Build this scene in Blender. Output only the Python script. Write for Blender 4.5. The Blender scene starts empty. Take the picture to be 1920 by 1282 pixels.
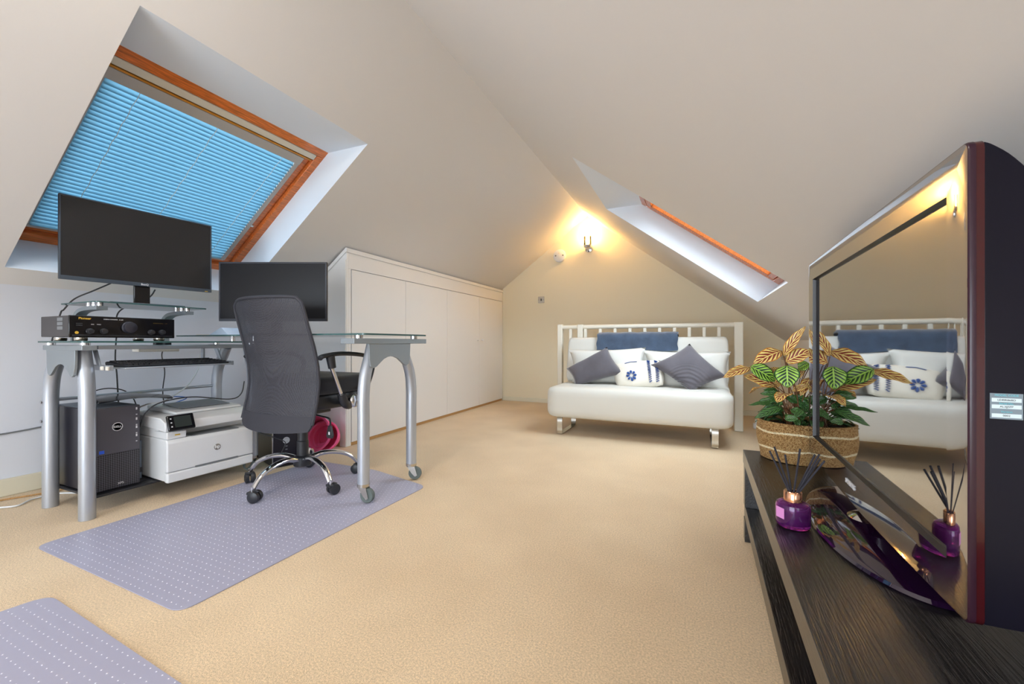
import bpy, bmesh, math, random
from mathutils import Vector, Matrix, Euler
random.seed(7)
C = bpy.context.scene.collection
PI = math.pi
# ---------------------------------------------------------------- camera, world, exposure
F = 772.0                                   # focal length in pixels of a 1920 wide frame
YAW = math.atan2(341, 772)
H = 0.78
cam_d = bpy.data.cameras.new('camera'); cam = bpy.data.objects.new('camera', cam_d); C.objects.link(cam)
cam.location = (0, 0, H); cam.rotation_euler = (PI/2, 0, YAW)
cam_d.sensor_width = 36; cam_d.lens = 36*F/1920; cam_d.clip_start = 0.02; cam_d.shift_y = 1/1920
bpy.context.scene.camera = cam
sc = bpy.context.scene
sc.view_settings.view_transform = 'Standard'; sc.view_settings.look = 'None'
sc.view_settings.gamma = 1; sc.view_settings.use_curve_mapping = False
sc.view_settings.exposure = 1.27
world = bpy.data.worlds.new('sky'); sc.world = world; world.use_nodes = True
bg = world.node_tree.nodes['Background']; bg.inputs[0].default_value = (0.80, 0.90, 1.0, 1); bg.inputs[1].default_value = 4.4

def portal(loc, direction, sx, sy):
    d = bpy.data.lights.new('portal', 'AREA'); d.shape = 'RECTANGLE'; d.size = sx; d.size_y = sy
    d.cycles.is_portal = True
    o = bpy.data.objects.new('portal', d); C.objects.link(o); o.location = loc
    o.rotation_euler = Vector(direction).to_track_quat('-Z', 'Y').to_euler()
portal((-2.62, 1.33, 1.70), (0.588, 0, -0.809), 1.3, 1.3)
portal((0.14, 3.17, 1.70), (-0.573, 0, -0.819), 1.3, 1.3)
portal((-1.1, -2.98, 0.95), (0, 1, 0), 2.5, 1.45)
# unseen fill light, added under the ridge to brighten the near floor
ld = bpy.data.lights.new('floor_fill_light', 'AREA'); ld.shape = 'DISK'; ld.size = 0.5; ld.energy = 7.5; ld.color = (1, 0.94, 0.86)
lo = bpy.data.objects.new('floor_fill_light', ld); C.objects.link(lo); lo.location = (-1.1, 0.35, 2.15)
lo.rotation_euler = Vector((0.05, 0.15, -1)).to_track_quat('-Z', 'Y').to_euler()

# ---------------------------------------------------------------- helpers
def P(u, v, X=None, Y=None, h=None):
    """room point seen at photo pixel (u,v) on the plane X=, Y= or height h="""
    du = u-960; r = Vector((772*(du-341)/844, (341*du+595984)/844, 642-v))
    if X is not None: s = X/r.x
    elif Y is not None: s = Y/r.y
    else: s = (h-H)/r.z
    return Vector((r.x*s, r.y*s, H+r.z*s))

def tag(o, label=None, cat=None, group=None, kind=None):
    if label: o['label'] = label
    if cat: o['category'] = cat
    if group: o['group'] = group
    if kind: o['kind'] = kind
    return o
def empty(name, loc, rz=0, label=None, cat=None, group=None, kind=None):
    o = bpy.data.objects.new(name, None); C.objects.link(o); o.empty_display_size = 0.05
    o.location = loc; o.rotation_euler = (0, 0, rz)
    return tag(o, label, cat, group, kind)
def wm(o):
    m = Matrix.Translation(o.location) @ o.rotation_euler.to_matrix().to_4x4()
    return wm(o.parent) @ m if o.parent else m

class MB:
    def __init__(s, M=None): s.bm = bmesh.new(); s.M = M; s.mi = 0; s.uv = None
    def _v(s, p):
        p = Vector(p)
        return s.bm.verts.new(s.M @ p if s.M else p)
    def face(s, vs, mi=None):
        try:
            f = s.bm.faces.new(vs); f.material_index = s.mi if mi is None else mi; return f
        except ValueError: return None
    def box(s, a, b, mi=None):
        x0, x1 = sorted((a[0], b[0])); y0, y1 = sorted((a[1], b[1])); z0, z1 = sorted((a[2], b[2]))
        v = [s._v(p) for p in ((x0,y0,z0),(x1,y0,z0),(x1,y1,z0),(x0,y1,z0),(x0,y0,z1),(x1,y0,z1),(x1,y1,z1),(x0,y1,z1))]
        for q in ((3,2,1,0),(4,5,6,7),(0,1,5,4),(1,2,6,5),(2,3,7,6),(3,0,4,7)): s.face([v[i] for i in q], mi)
        return s
    def quad(s, *p): s.face([s._v(q) for q in p]); return s
    def rings(s, rs, cap=True, closed=False, mi=None):
        R = [[s._v(p) for p in r] for r in rs]; n = len(R[0]); m = len(R)
        for i in range(m if closed else m-1):
            a, b = R[i], R[(i+1) % m]
            for j in range(n): s.face([a[j], a[(j+1)%n], b[(j+1)%n], b[j]], mi)
        if cap and not closed: s.face(R[0][::-1], mi); s.face(R[-1], mi)
        return s
    def tube(s, pts, r, seg=10, cap=True, flat=1.0, mi=None):
        pts = [Vector(p) for p in pts]; rs = []; n = len(pts); up = None
        for i, p in enumerate(pts):
            t = (pts[min(i+1, n-1)]-pts[max(i-1, 0)]).normalized()
            if up is None: up = Vector((0,0,1)) if abs(t.z) < 0.9 else Vector((0,1,0))
            side = t.cross(up).normalized(); u2 = side.cross(t).normalized(); up = u2
            rr = r[i] if isinstance(r, (list, tuple)) else r
            rs.append([p + side*math.cos(2*PI*k/seg)*rr + u2*math.sin(2*PI*k/seg)*rr*flat for k in range(seg)])
        return s.rings(rs, cap, mi=mi)
    def lathe(s, prof, c=(0,0,0), axis='z', seg=32, mi=None, wob=None):
        rs = []
        for (r, z) in prof:
            ring = []
            for k in range(seg):
                a = 2*PI*k/seg; rr = max(r, 1e-4)
                x, y = rr*math.cos(a), rr*math.sin(a)
                if axis == 'z': p = (c[0]+x, c[1]+y, c[2]+z)
                elif axis == 'x': p = (c[0]+z, c[1]+x, c[2]+y)
                else: p = (c[0]+x, c[1]+z, c[2]+y)
                ring.append(p)
            rs.append(ring)
        return s.rings(rs, True, mi=mi)
    def prism(s, poly, a, b, axis='y', mi=None):
        """poly of 2-D points extruded from a to b along axis"""
        def m(p, t):
            return {'x': (t, p[0], p[1]), 'y': (p[0], t, p[1]), 'z': (p[0], p[1], t)}[axis]
        return s.rings([[m(p, a) for p in poly], [m(p, b) for p in poly]], True, mi=mi)
    def build(s, name, mats, parent=None, world=False, bevel=0, bseg=2, sub=0, ang=38, uvs=None, tagk=None):
        bmesh.ops.recalc_face_normals(s.bm, faces=s.bm.faces)
        me = bpy.data.meshes.new(name)
        if world and parent:
            s.bm.transform(wm(parent).inverted())
        org = None
        if parent is None:
            vs = [v.co for v in s.bm.verts]
            lo = Vector([min(v[i] for v in vs) for i in range(3)]); hi = Vector([max(v[i] for v in vs) for i in range(3)])
            org = Vector(((lo.x+hi.x)/2, (lo.y+hi.y)/2, lo.z)); s.bm.transform(Matrix.Translation(-org))
        s.bm.to_mesh(me); s.bm.free()
        for f in me.polygons: f.use_smooth = True
        me.set_sharp_from_angle(angle=math.radians(ang))
        if not isinstance(mats, (list, tuple)): mats = [mats]
        for m in mats: me.materials.append(m)
        o = bpy.data.objects.new(name, me); C.objects.link(o)
        if org is not None: o.location = org
        if parent: o.parent = parent
        if bevel:
            b = o.modifiers.new('bevel', 'BEVEL'); b.width = bevel; b.segments = bseg; b.limit_method = 'ANGLE'; b.harden_normals = False
        if sub:
            b = o.modifiers.new('sub', 'SUBSURF'); b.levels = sub; b.render_levels = sub
        return o

def text(name, body, size, mat, M, parent=None, depth=0.0008, font_bold=False, world=True):
    cu = bpy.data.curves.new('txt', 'FONT'); cu.body = body; cu.size = size; cu.extrude = depth; cu.align_x = 'CENTER'; cu.align_y = 'CENTER'
    if font_bold: cu.offset = size*0.02
    cu.resolution_u = 3
    t = bpy.data.objects.new('txt', cu); C.objects.link(t)
    bpy.context.view_layer.update()
    me = bpy.data.meshes.new_from_object(t)
    bpy.data.objects.remove(t); bpy.data.curves.remove(cu)
    me.transform((wm(parent).inverted() if (parent and world) else Matrix.Identity(4)) @ M)
    me.name = name; me.materials.clear(); me.materials.append(mat)
    o = bpy.data.objects.new(name, me); C.objects.link(o)
    if parent: o.parent = parent
    return o
def frame_M(o, ex, ey):
    ex = Vector(ex).normalized(); ey = Vector(ey).normalized(); ez = ex.cross(ey)
    M = Matrix((ex, ey, ez)).transposed().to_4x4(); M.translation = Vector(o); return M
def spline(pts, n=8):
    pts = [Vector(p) for p in pts]; out = []
    for i in range(len(pts)-1):
        p0 = pts[max(i-1,0)]; p1 = pts[i]; p2 = pts[i+1]; p3 = pts[min(i+2,len(pts)-1)]
        for k in range(n):
            t = k/n
            out.append(0.5*((2*p1)+(p2-p0)*t+(2*p0-5*p1+4*p2-p3)*t*t+(3*p1-p0-3*p2+p3)*t**3))
    out.append(pts[-1]); return out

# ---------------------------------------------------------------- materials
def lin(c):
    return tuple(((x/255)/12.92 if x/255 <= 0.04045 else ((x/255+0.055)/1.055)**2.4) for x in c)
def mat(name, rgb, rough=0.5, metal=0.0, bump=0, bscale=50, var=0, vscale=8, spec=0.5, coat=0, ior=None, sheen=0, trans=0, emit=None, estr=0, stretch=None, coord='Object', detail=3):
    m = bpy.data.materials.new(name); m.use_nodes = True; nt = m.node_tree; N = nt.nodes; L = nt.links
    b = N['Principled BSDF']; col = (*lin(rgb), 1)
    b.inputs['Base Color'].default_value = col; b.inputs['Roughness'].default_value = rough; b.inputs['Metallic'].default_value = metal
    b.inputs['Specular IOR Level'].default_value = spec; b.inputs['Coat Weight'].default_value = coat; b.inputs['Coat Roughness'].default_value = 0.03
    b.inputs['Sheen Weight'].default_value = sheen; b.inputs['Transmission Weight'].default_value = trans
    if ior: b.inputs['IOR'].default_value = ior
    if emit: b.inputs['Emission Color'].default_value = (*lin(emit), 1); b.inputs['Emission Strength'].default_value = estr
    tc = N.new('ShaderNodeTexCoord'); vec = tc.outputs[coord]
    if stretch:
        mp = N.new('ShaderNodeMapping'); mp.inputs['Scale'].default_value = stretch; L.new(vec, mp.inputs[0]); vec = mp.outputs[0]
    if var:
        n = N.new('ShaderNodeTexNoise'); n.inputs['Scale'].default_value = vscale; n.inputs['Detail'].default_value = detail; L.new(vec, n.inputs[0])
        r = N.new('ShaderNodeValToRGB'); L.new(n.outputs[0], r.inputs[0])
        r.color_ramp.elements[0].position = 0.3; r.color_ramp.elements[1].position = 0.7
        r.color_ramp.elements[0].color = (*[c*(1-var) for c in col[:3]], 1); r.color_ramp.elements[1].color = (*[min(1, c*(1+var)) for c in col[:3]], 1)
        L.new(r.outputs[0], b.inputs['Base Color'])
    if bump:
        n = N.new('ShaderNodeTexNoise'); n.inputs['Scale'].default_value = bscale; n.inputs['Detail'].default_value = 4; L.new(vec, n.inputs[0])
        bp = N.new('ShaderNodeBump'); bp.inputs['Strength'].default_value = bump; bp.inputs['Distance'].default_value = 0.005
        L.new(n.outputs[0], bp.inputs['Height']); L.new(bp.outputs[0], b.inputs['Normal'])
    return m
M = {}
M['paint'] = mat('magnolia_paint', (225, 222, 220), 0.75, bump=0.03, bscale=120, spec=0.3)
M['paint_back'] = mat('cream_paint', (236, 226, 200), 0.75, bump=0.03, bscale=120, spec=0.3)
M['paint_white'] = mat('white_wall_paint', (226, 230, 240), 0.7, bump=0.03, bscale=120, spec=0.3)
M['reveal'] = mat('reveal_paint', (230, 237, 246), 0.6)
M['gloss_white'] = mat('cupboard_paint', (232, 231, 230), 0.45, bump=0.01, bscale=60)
M['skirt'] = mat('skirting_paint', (228, 222, 200), 0.5)
M['bare_wood'] = mat('bare_softwood', (190, 145, 90), 0.6, var=0.25, vscale=30, stretch=(1, 8, 8))
M['carpet'] = mat('beige_carpet', (229, 204, 169), 0.95, bump=0.45, bscale=420, var=0.21, vscale=200, spec=0.1, sheen=0.2)
M['pine'] = mat('varnished_pine', (206, 112, 48), 0.3, var=0.35, vscale=14, stretch=(12, 1, 12), coat=0.5)
M['pine_light'] = mat('ochre_pine', (196, 132, 40), 0.35, var=0.2, vscale=20, stretch=(12, 1, 12))
M['grey_alu'] = mat('grey_lacquer', (176, 172, 168), 0.4)
M['pale_alu'] = mat('pale_lacquer', (214, 208, 192), 0.4)
M['steel'] = mat('silver_paint', (184, 190, 200), 0.36, 0.6, bump=0.02, bscale=400)
M['plate'] = mat('grey_steel_plate', (150, 158, 164), 0.4, 0.5)
M['chrome'] = mat('chrome', (225, 225, 228), 0.08, 1.0)
M['brushed'] = mat('brushed_steel', (200, 195, 185), 0.25, 1.0)
M['black_pl'] = mat('black_plastic', (38, 39, 44), 0.4, bump=0.03, bscale=500)
M['black_gl'] = mat('black_gloss_plastic', (12, 11, 16), 0.12)
M['dark_bezel'] = mat('slate_bezel', (62, 72, 84), 0.4)
M['screen'] = mat('matt_screen', (34, 34, 36), 0.25, spec=0.5)
M['screen2'] = mat('black_screen', (20, 20, 24), 0.3, spec=0.22)
M['fabric_blk'] = mat('black_seat_fabric', (34, 36, 46), 0.85, bump=0.2, bscale=500, sheen=0.3)
M['futon'] = mat('white_futon_cover', (216, 214, 206), 0.55, bump=0.1, bscale=14, spec=0.4)
M['bedwhite'] = mat('white_bed_lacquer', (234, 228, 212), 0.4)
M['pillow'] = mat('white_pillow_cotton', (222, 221, 214), 0.8, bump=0.3, bscale=18, sheen=0.2)
M['velvet'] = mat('grey_velvet', (92, 88, 95), 0.8, var=0.15, vscale=7, bump=0.25, bscale=16, sheen=0.45)
M['throw'] = mat('slate_blue_fleece', (62, 78, 100), 0.9, var=0.22, vscale=11, bump=0.4, bscale=40, sheen=0.6)
M['navy'] = mat('navy_thread', (40, 80, 150), 0.7)
M['white_pl'] = mat('white_plastic', (228, 230, 232), 0.4)
M['offwhite_pl'] = mat('offwhite_plastic', (226, 222, 212), 0.45)
M['grey_pl'] = mat('grey_plastic', (120, 124, 128), 0.45)
M['ups'] = mat('blue_grey_plastic', (98, 108, 122), 0.45)
M['pc'] = mat('charcoal_metal', (78, 76, 84), 0.45)
M['pc_side'] = mat('black_steel_side', (24, 22, 32), 0.3)
M['rubber'] = mat('grey_rubber', (96, 106, 104), 0.6)
M['pink'] = mat('pink_silicone', (255, 104, 156), 0.4)
M['yellow'] = mat('yellow_plug', (226, 200, 40), 0.4)
M['blue'] = mat('blue_cable', (40, 110, 200), 0.4)
M['gold'] = mat('gold_print', (220, 180, 70), 0.4)
M['silver_print'] = mat('silver_print', (215, 215, 220), 0.4)
M['blue_label'] = mat('blue_label', (40, 90, 210), 0.3)
M['copper'] = mat('copper_cap', (222, 165, 130), 0.15, 1.0)
M['reed'] = mat('black_reed', (48, 48, 58), 0.8)
M['soil'] = mat('potting_soil', (44, 32, 24), 0.95, bump=1, bscale=90)
M['stem'] = mat('red_green_stem', (120, 78, 44), 0.5, var=0.3, vscale=40)
M['cyan_ink'] = mat('teal_ink', (110, 205, 220), 0.4)
M['rwall_lab'] = mat('label_white', (215, 230, 235), 0.4)
M['cyan'] = mat('label_grey', (128, 142, 152), 0.4)
M['redplastic'] = mat('ruby_acrylic', (60, 6, 14), 0.15, coat=0.3)
M['tvback'] = mat('tv_back_gloss', (14, 12, 26), 0.3, spec=0.25)
M['tvgloss'] = mat('piano_black', (34, 24, 34), 0.03, spec=1.0, coat=1, ior=2.6)
M['tvscreen'] = mat('tv_glass', (10, 9, 10), 0.02, spec=1.0, coat=1, ior=2.6)
M['standgloss'] = mat('aubergine_gloss', (30, 10, 38), 0.04, spec=0.6, coat=0.5, ior=1.6)
M['bulb'] = mat('glowing_bulb', (255, 225, 150), 0.4, emit=(255, 205, 110), estr=45)

def glass_mat(name, tint, refl_ior=1.5, rough=0.0, alpha=None):
    m = bpy.data.materials.new(name); m.use_nodes = True; nt = m.node_tree; N = nt.nodes; L = nt.links
    N.remove(N['Principled BSDF']); out = N['Material Output']
    t = N.new('ShaderNodeBsdfTransparent'); t.inputs[0].default_value = (*tint, 1)
    g = N.new('ShaderNodeBsdfGlossy'); g.inputs['Roughness'].default_value = rough
    f = N.new('ShaderNodeFresnel'); f.inputs[0].default_value = refl_ior
    mx = N.new('ShaderNodeMixShader'); L.new(f.outputs[0], mx.inputs[0]); L.new(t.outputs[0], mx.inputs[1]); L.new(g.outputs[0], mx.inputs[2]); L.new(mx.outputs[0], out.inputs[0])
    return m
M['glass'] = glass_mat('desk_glass', (0.80, 0.90, 0.87), 1.4)
M['winglass'] = glass_mat('window_glass', (0.97, 0.98, 0.98), 1.3)
M['glass_edge'] = mat('glass_edge', (58, 92, 92), 0.15)
M['shade_glass'] = glass_mat('lamp_shade_glass', (1.0, 0.93, 0.8), 1.5, 0.05)
M['mat_vinyl'] = mat('grey_vinyl', (172, 171, 192), 0.38, spec=0.35)
def mat_carpet():
    m = M['carpet']; nt = m.node_tree; N = nt.nodes; L = nt.links; b = N['Principled BSDF']
    tc = N.new('ShaderNodeTexCoord'); n = N.new('ShaderNodeTexNoise'); n.inputs['Scale'].default_value = 2.2; n.inputs['Detail'].default_value = 6
    L.new(tc.outputs['Object'], n.inputs[0])
    r = N.new('ShaderNodeValToRGB'); r.color_ramp.elements[0].position = 0.35; r.color_ramp.elements[1].position = 0.65
    r.color_ramp.elements[0].color = (0.90, 0.88, 0.86, 1); r.color_ramp.elements[1].color = (1, 1, 1, 1)
    L.new(n.outputs[0], r.inputs[0])
    src = b.inputs['Base Color'].links[0].from_socket
    mx = N.new('ShaderNodeMixRGB'); mx.blend_type = 'MULTIPLY'; mx.inputs[0].default_value = 1
    L.new(src, mx.inputs[1]); L.new(r.outputs[0], mx.inputs[2]); L.new(mx.outputs[0], b.inputs['Base Color'])
mat_carpet()
def mat_slat():
    m = bpy.data.materials.new('blue_blind_slat'); m.use_nodes = True; nt = m.node_tree; N = nt.nodes; L = nt.links
    N.remove(N['Principled BSDF']); out = N['Material Output']; c = (*lin((104, 150, 172)), 1)
    d = N.new('ShaderNodeBsdfDiffuse'); d.inputs[0].default_value = c
    t = N.new('ShaderNodeBsdfTranslucent'); t.inputs[0].default_value = c
    mx = N.new('ShaderNodeMixShader'); mx.inputs[0].default_value = 0.40
    L.new(d.outputs[0], mx.inputs[1]); L.new(t.outputs[0], mx.inputs[2]); L.new(mx.outputs[0], out.inputs[0]); return m
M['slat'] = mat_slat()
def mat_mesh():
    m = mat('chair_mesh_fabric', (66, 66, 74), 0.6); nt = m.node_tree; N = nt.nodes; L = nt.links; b = N['Principled BSDF']
    tc = N.new('ShaderNodeTexCoord'); v = N.new('ShaderNodeTexVoronoi'); v.inputs['Scale'].default_value = 330; v.inputs['Randomness'].default_value = 0.1
    L.new(tc.outputs['Object'], v.inputs[0])
    mt = N.new('ShaderNodeMath'); mt.operation = 'MULTIPLY_ADD'; mt.inputs[1].default_value = 0.9; mt.inputs[2].default_value = 0.34; mt.use_clamp = True
    L.new(v.outputs['Distance'], mt.inputs[0]); L.new(mt.outputs[0], b.inputs['Alpha']); return m
M['mesh'] = mat_mesh()
def mat_bench():
    m = bpy.data.materials.new('black_brown_wood_foil'); m.use_nodes = True; nt = m.node_tree; N = nt.nodes; L = nt.links; b = N['Principled BSDF']
    tc = N.new('ShaderNodeTexCoord'); mp = N.new('ShaderNodeMapping'); mp.inputs['Scale'].default_value = (60, 3.0, 60); L.new(tc.outputs['Object'], mp.inputs[0])
    n = N.new('ShaderNodeTexNoise'); n.inputs['Scale'].default_value = 4; n.inputs['Detail'].default_value = 6; n.inputs['Distortion'].default_value = 0.6; L.new(mp.outputs[0], n.inputs[0])
    r = N.new('ShaderNodeValToRGB'); r.color_ramp.elements[0].position = 0.35; r.color_ramp.elements[1].position = 0.7
    r.color_ramp.elements[0].color = (0.004, 0.004, 0.005, 1); r.color_ramp.elements[1].color = (0.022, 0.020, 0.021, 1); L.new(n.outputs[0], r.inputs[0])
    L.new(r.outputs[0], b.inputs['Base Color']); b.inputs['Roughness'].default_value = 0.24; b.inputs['IOR'].default_value = 1.75
    bp = N.new('ShaderNodeBump'); bp.inputs['Strength'].default_value = 0.6; bp.inputs['Distance'].default_value = 0.002; L.new(n.outputs[0], bp.inputs['Height']); L.new(bp.outputs[0], b.inputs['Normal'])
    return m
M['bench'] = mat_bench()
def mat_grille():
    m = mat('perforated_grille', (70, 69, 76), 0.5); nt = m.node_tree; N = nt.nodes; L = nt.links; b = N['Principled BSDF']
    tc = N.new('ShaderNodeTexCoord'); mp = N.new('ShaderNodeMapping'); mp.inputs['Rotation'].default_value = (PI/4, 0, 0); mp.inputs['Scale'].default_value = (1, 170, 170); L.new(tc.outputs['Object'], mp.inputs[0])
    ck = N.new('ShaderNodeTexChecker'); ck.inputs['Scale'].default_value = 1; ck.inputs[1].default_value = (*lin((84, 82, 90)), 1); ck.inputs[2].default_value = (0.004, 0.004, 0.006, 1)
    sp = N.new('ShaderNodeSeparateXYZ'); cb = N.new('ShaderNodeCombineXYZ'); L.new(mp.outputs[0], sp.inputs[0]); L.new(sp.outputs[1], cb.inputs[1]); L.new(sp.outputs[2], cb.inputs[2])
    cb.inputs[0].default_value = 0.5
    L.new(cb.outputs[0], ck.inputs[0]); L.new(ck.outputs[0], b.inputs['Base Color']); return m
M['grille'] = mat_grille()
def mat_basket():
    m = bpy.data.materials.new('woven_seagrass'); m.use_nodes = True; nt = m.node_tree; N = nt.nodes; L = nt.links; b = N['Principled BSDF']; b.inputs['Roughness'].default_value = 0.8
    tc = N.new('ShaderNodeTexCoord'); sp = N.new('ShaderNodeSeparateXYZ'); L.new(tc.outputs['Object'], sp.inputs[0])
    at = N.new('ShaderNodeMath'); at.operation = 'ARCTAN2'; L.new(sp.outputs[1], at.inputs[0]); L.new(sp.outputs[0], at.inputs[1])
    cb = N.new('ShaderNodeCombineXYZ')
    m1 = N.new('ShaderNodeMath'); m1.operation = 'MULTIPLY'; m1.inputs[1].default_value = 26; L.new(at.outputs[0], m1.inputs[0])
    m2 = N.new('ShaderNodeMath'); m2.operation = 'MULTIPLY'; m2.inputs[1].default_value = 200; L.new(sp.outputs[2], m2.inputs[0])
    L.new(m1.outputs[0], cb.inputs[0]); L.new(m2.outputs[0], cb.inputs[1])
    v = N.new('ShaderNodeTexVoronoi'); v.inputs['Scale'].default_value = 1.3; L.new(cb.outputs[0], v.inputs[0])
    r = N.new('ShaderNodeValToRGB'); e = r.color_ramp.elements; e[0].position = 0.0; e[0].color = (*lin((232, 200, 142)), 1); e[1].position = 0.75; e[1].color = (*lin((150, 108, 58)), 1)
    L.new(v.outputs['Distance'], r.inputs[0])
    hs = N.new('ShaderNodeMixRGB'); hs.blend_type = 'MULTIPLY'; hs.inputs[0].default_value = 0.5; L.new(r.outputs[0], hs.inputs[1])
    r2 = N.new('ShaderNodeValToRGB'); r2.color_ramp.elements[0].color = (0.5, 0.42, 0.3, 1); r2.color_ramp.elements[1].color = (1, 1, 1, 1); L.new(v.outputs['Color'], r2.inputs[0]); L.new(r2.outputs[0], hs.inputs[2])
    L.new(hs.outputs[0], b.inputs['Base Color'])
    bp = N.new('ShaderNodeBump'); bp.invert = True; bp.inputs['Strength'].default_value = 0.8; bp.inputs['Distance'].default_value = 0.004; L.new(v.outputs['Distance'], bp.inputs['Height']); L.new(bp.outputs[0], b.inputs['Normal'])
    return m
M['basket'] = mat_basket()
M['basket_white'] = mat('white_cotton_band', (226, 212, 178), 0.9, var=0.25, vscale=150, bump=1, bscale=160)
def mat_leaf(name, light, dark, edge, freq=9.0, thr=0.1):
    m = bpy.data.materials.new(name); m.use_nodes = True; nt = m.node_tree; N = nt.nodes; L = nt.links; b = N['Principled BSDF']; b.inputs['Roughness'].default_value = 0.38
    uv = N.new('ShaderNodeUVMap'); uv.uv_map = 'UVMap'; sp = N.new('ShaderNodeSeparateXYZ'); L.new(uv.outputs[0], sp.inputs[0])
    def math_(op, a, bb=None, c=None):
        n = N.new('ShaderNodeMath'); n.operation = op
        for i, x in enumerate((a, bb, c)):
            if x is None: continue
            if isinstance(x, (int, float)): n.inputs[i].default_value = x
            else: L.new(x, n.inputs[i])
        return n.outputs[0]
    av = math_('ABSOLUTE', sp.outputs[1])
    ph = math_('SUBTRACT', math_('MULTIPLY', sp.outputs[0], freq), math_('MULTIPLY', av, 2.2))
    s = math_('SINE', math_('MULTIPLY', ph, 2*PI))
    tap = math_('SUBTRACT', s, math_('MULTIPLY', math_('SUBTRACT', av, 0.45), 2.0))
    k = math_('GREATER_THAN', tap, thr)
    k = math_('MULTIPLY', k, math_('GREATER_THAN', av, 0.07))
    k = math_('MULTIPLY', k, math_('LESS_THAN', av, 0.88))
    mx = N.new('ShaderNodeMixRGB'); mx.inputs[1].default_value = (*lin(light), 1); mx.inputs[2].default_value = (*lin(dark), 1); L.new(k, mx.inputs[0])
    e = math_('GREATER_THAN', av, 0.88)
    m2 = N.new('ShaderNodeMixRGB'); m2.inputs[2].default_value = (*lin(edge), 1); L.new(mx.outputs[0], m2.inputs[1]); L.new(e, m2.inputs[0])
    L.new(m2.outputs[0], b.inputs['Base Color']); b.inputs['Subsurface Weight'].default_value = 0; return m
M['leaf_green'] = mat_leaf('striped_green_leaf', (160, 206, 80), (14, 50, 20), (40, 84, 34), 7, -0.1)
M['leaf_yellow'] = mat_leaf('striped_yellow_leaf', (248, 228, 140), (138, 50, 34), (222, 150, 56), 6, -0.25)
M['leaf_dark'] = mat_leaf('dark_green_leaf', (84, 132, 66), (14, 38, 18), (38, 76, 34), 7, -0.1)

# ---------------------------------------------------------------- room shell
XR, HR = -1.21, 2.348            # ridge
SL, SR = 0.73, 0.748
XL, XRW = -3.20, 0.86            # knee walls
YB, YF = 5.05, -3.0
hl = lambda x: HR-SL*(XR-x)
hr = lambda x: HR-SR*(x-XR)
XF = -2.98                       # where the rounded foot of the left slope begins
W1 = dict(x0=-2.885, x1=-1.757, y0=0.785, y1=1.875)
W2 = dict(x0=-0.722, x1=0.459, y0=2.60, y1=3.74)
b = MB(); b.quad((XL, YF, 0), (XRW, YF, 0), (XRW, YB, 0), (XL, YB, 0)); b.build('floor', M['carpet']); 
def slope(b, xs, ys, hf, hole):
    for i in range(3):
        for j in range(3):
            if i == 1 and j == 1: continue
            b.quad((xs[i], ys[j], hf(xs[i])), (xs[i+1], ys[j], hf(xs[i+1])), (xs[i+1], ys[j+1], hf(xs[i+1])), (xs[i], ys[j+1], hf(xs[i])))
b = MB()
slope(b, [XF, W1['x0'], W1['x1'], XR], [YF, W1['y0'], W1['y1'], YB], hl, None)
slope(b, [XR, W2['x0'], W2['x1'], XRW], [YF, W2['y0'], W2['y1'], YB], hr, None)
bmesh.ops.remove_doubles(b.bm, verts=b.bm.verts, dist=1e-4)
b.build('ceiling', M['paint'])
b = MB(); b.face([b._v(p) for p in ((XL, YB, 0), (XRW, YB, 0), (XRW, YB, hr(XRW)), (XR, YB, HR), (XL, YB, hl(XL)))]); b.build('wall_back', M['paint_back'])
b = MB(); pf = [(XL, 0), (XL, 0.56)]
for k in range(1, 15):
    t_ = k/14; pf.append((XL*(1-t_)**2+XL*2*t_*(1-t_)+XF*t_*t_, 0.56*(1-t_)**2+hl(XL)*2*t_*(1-t_)+hl(XF)*t_*t_))
for k in range(len(pf)-1): b.quad((pf[k][0], YF, pf[k][1]), (pf[k][0], YB, pf[k][1]), (pf[k+1][0], YB, pf[k+1][1]), (pf[k+1][0], YF, pf[k+1][1]))
bmesh.ops.remove_doubles(b.bm, verts=b.bm.verts, dist=1e-5)
b.build('wall_left', M['paint_white'])
# unseen end wall, added with a made-up opening to control the daylight
b = MB(); ox0, ox1, oz = -2.35, 0.15, 1.68
b.face([b._v(p) for p in ((XL, YF, 0), (ox0, YF, 0), (ox0, YF, hl(ox0)), (XL, YF, hl(XL)))])
b.face([b._v(p) for p in ((ox1, YF, 0), (XRW, YF, 0), (XRW, YF, hr(XRW)), (ox1, YF, hr(ox1)))])
b.face([b._v(p) for p in ((ox0, YF, oz-0.2), (ox1, YF, oz-0.2), (ox1, YF, hr(ox1)), (XR, YF, HR), (ox0, YF, hl(ox0)))])
b.build('added_wall_front', M['paint'])
b = MB(); b.quad((XRW, YF, 0), (XRW, YB, 0), (XRW, YB, hr(XRW)), (XRW, YF, hr(XRW))); b.build('wall_right', M['paint'])
b = MB().box((XL, YF, 0), (XL+0.016, 2.305, 0.09)); b.build('baseboard_left', M['skirt'], bevel=0.005)
b = MB().box((-2.36, YB-0.014, 0), (XRW, YB, 0.055)); b.build('baseboard_back', M['skirt'], bevel=0.004)
b = MB().box((XRW-0.014, YF, 0), (XRW, YB-0.015, 0.055)); b.build('baseboard_right', M['skirt'], bevel=0.004)
for o in list(C.objects):
    if o.type == 'MESH': o['kind'] = 'structure'

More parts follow.
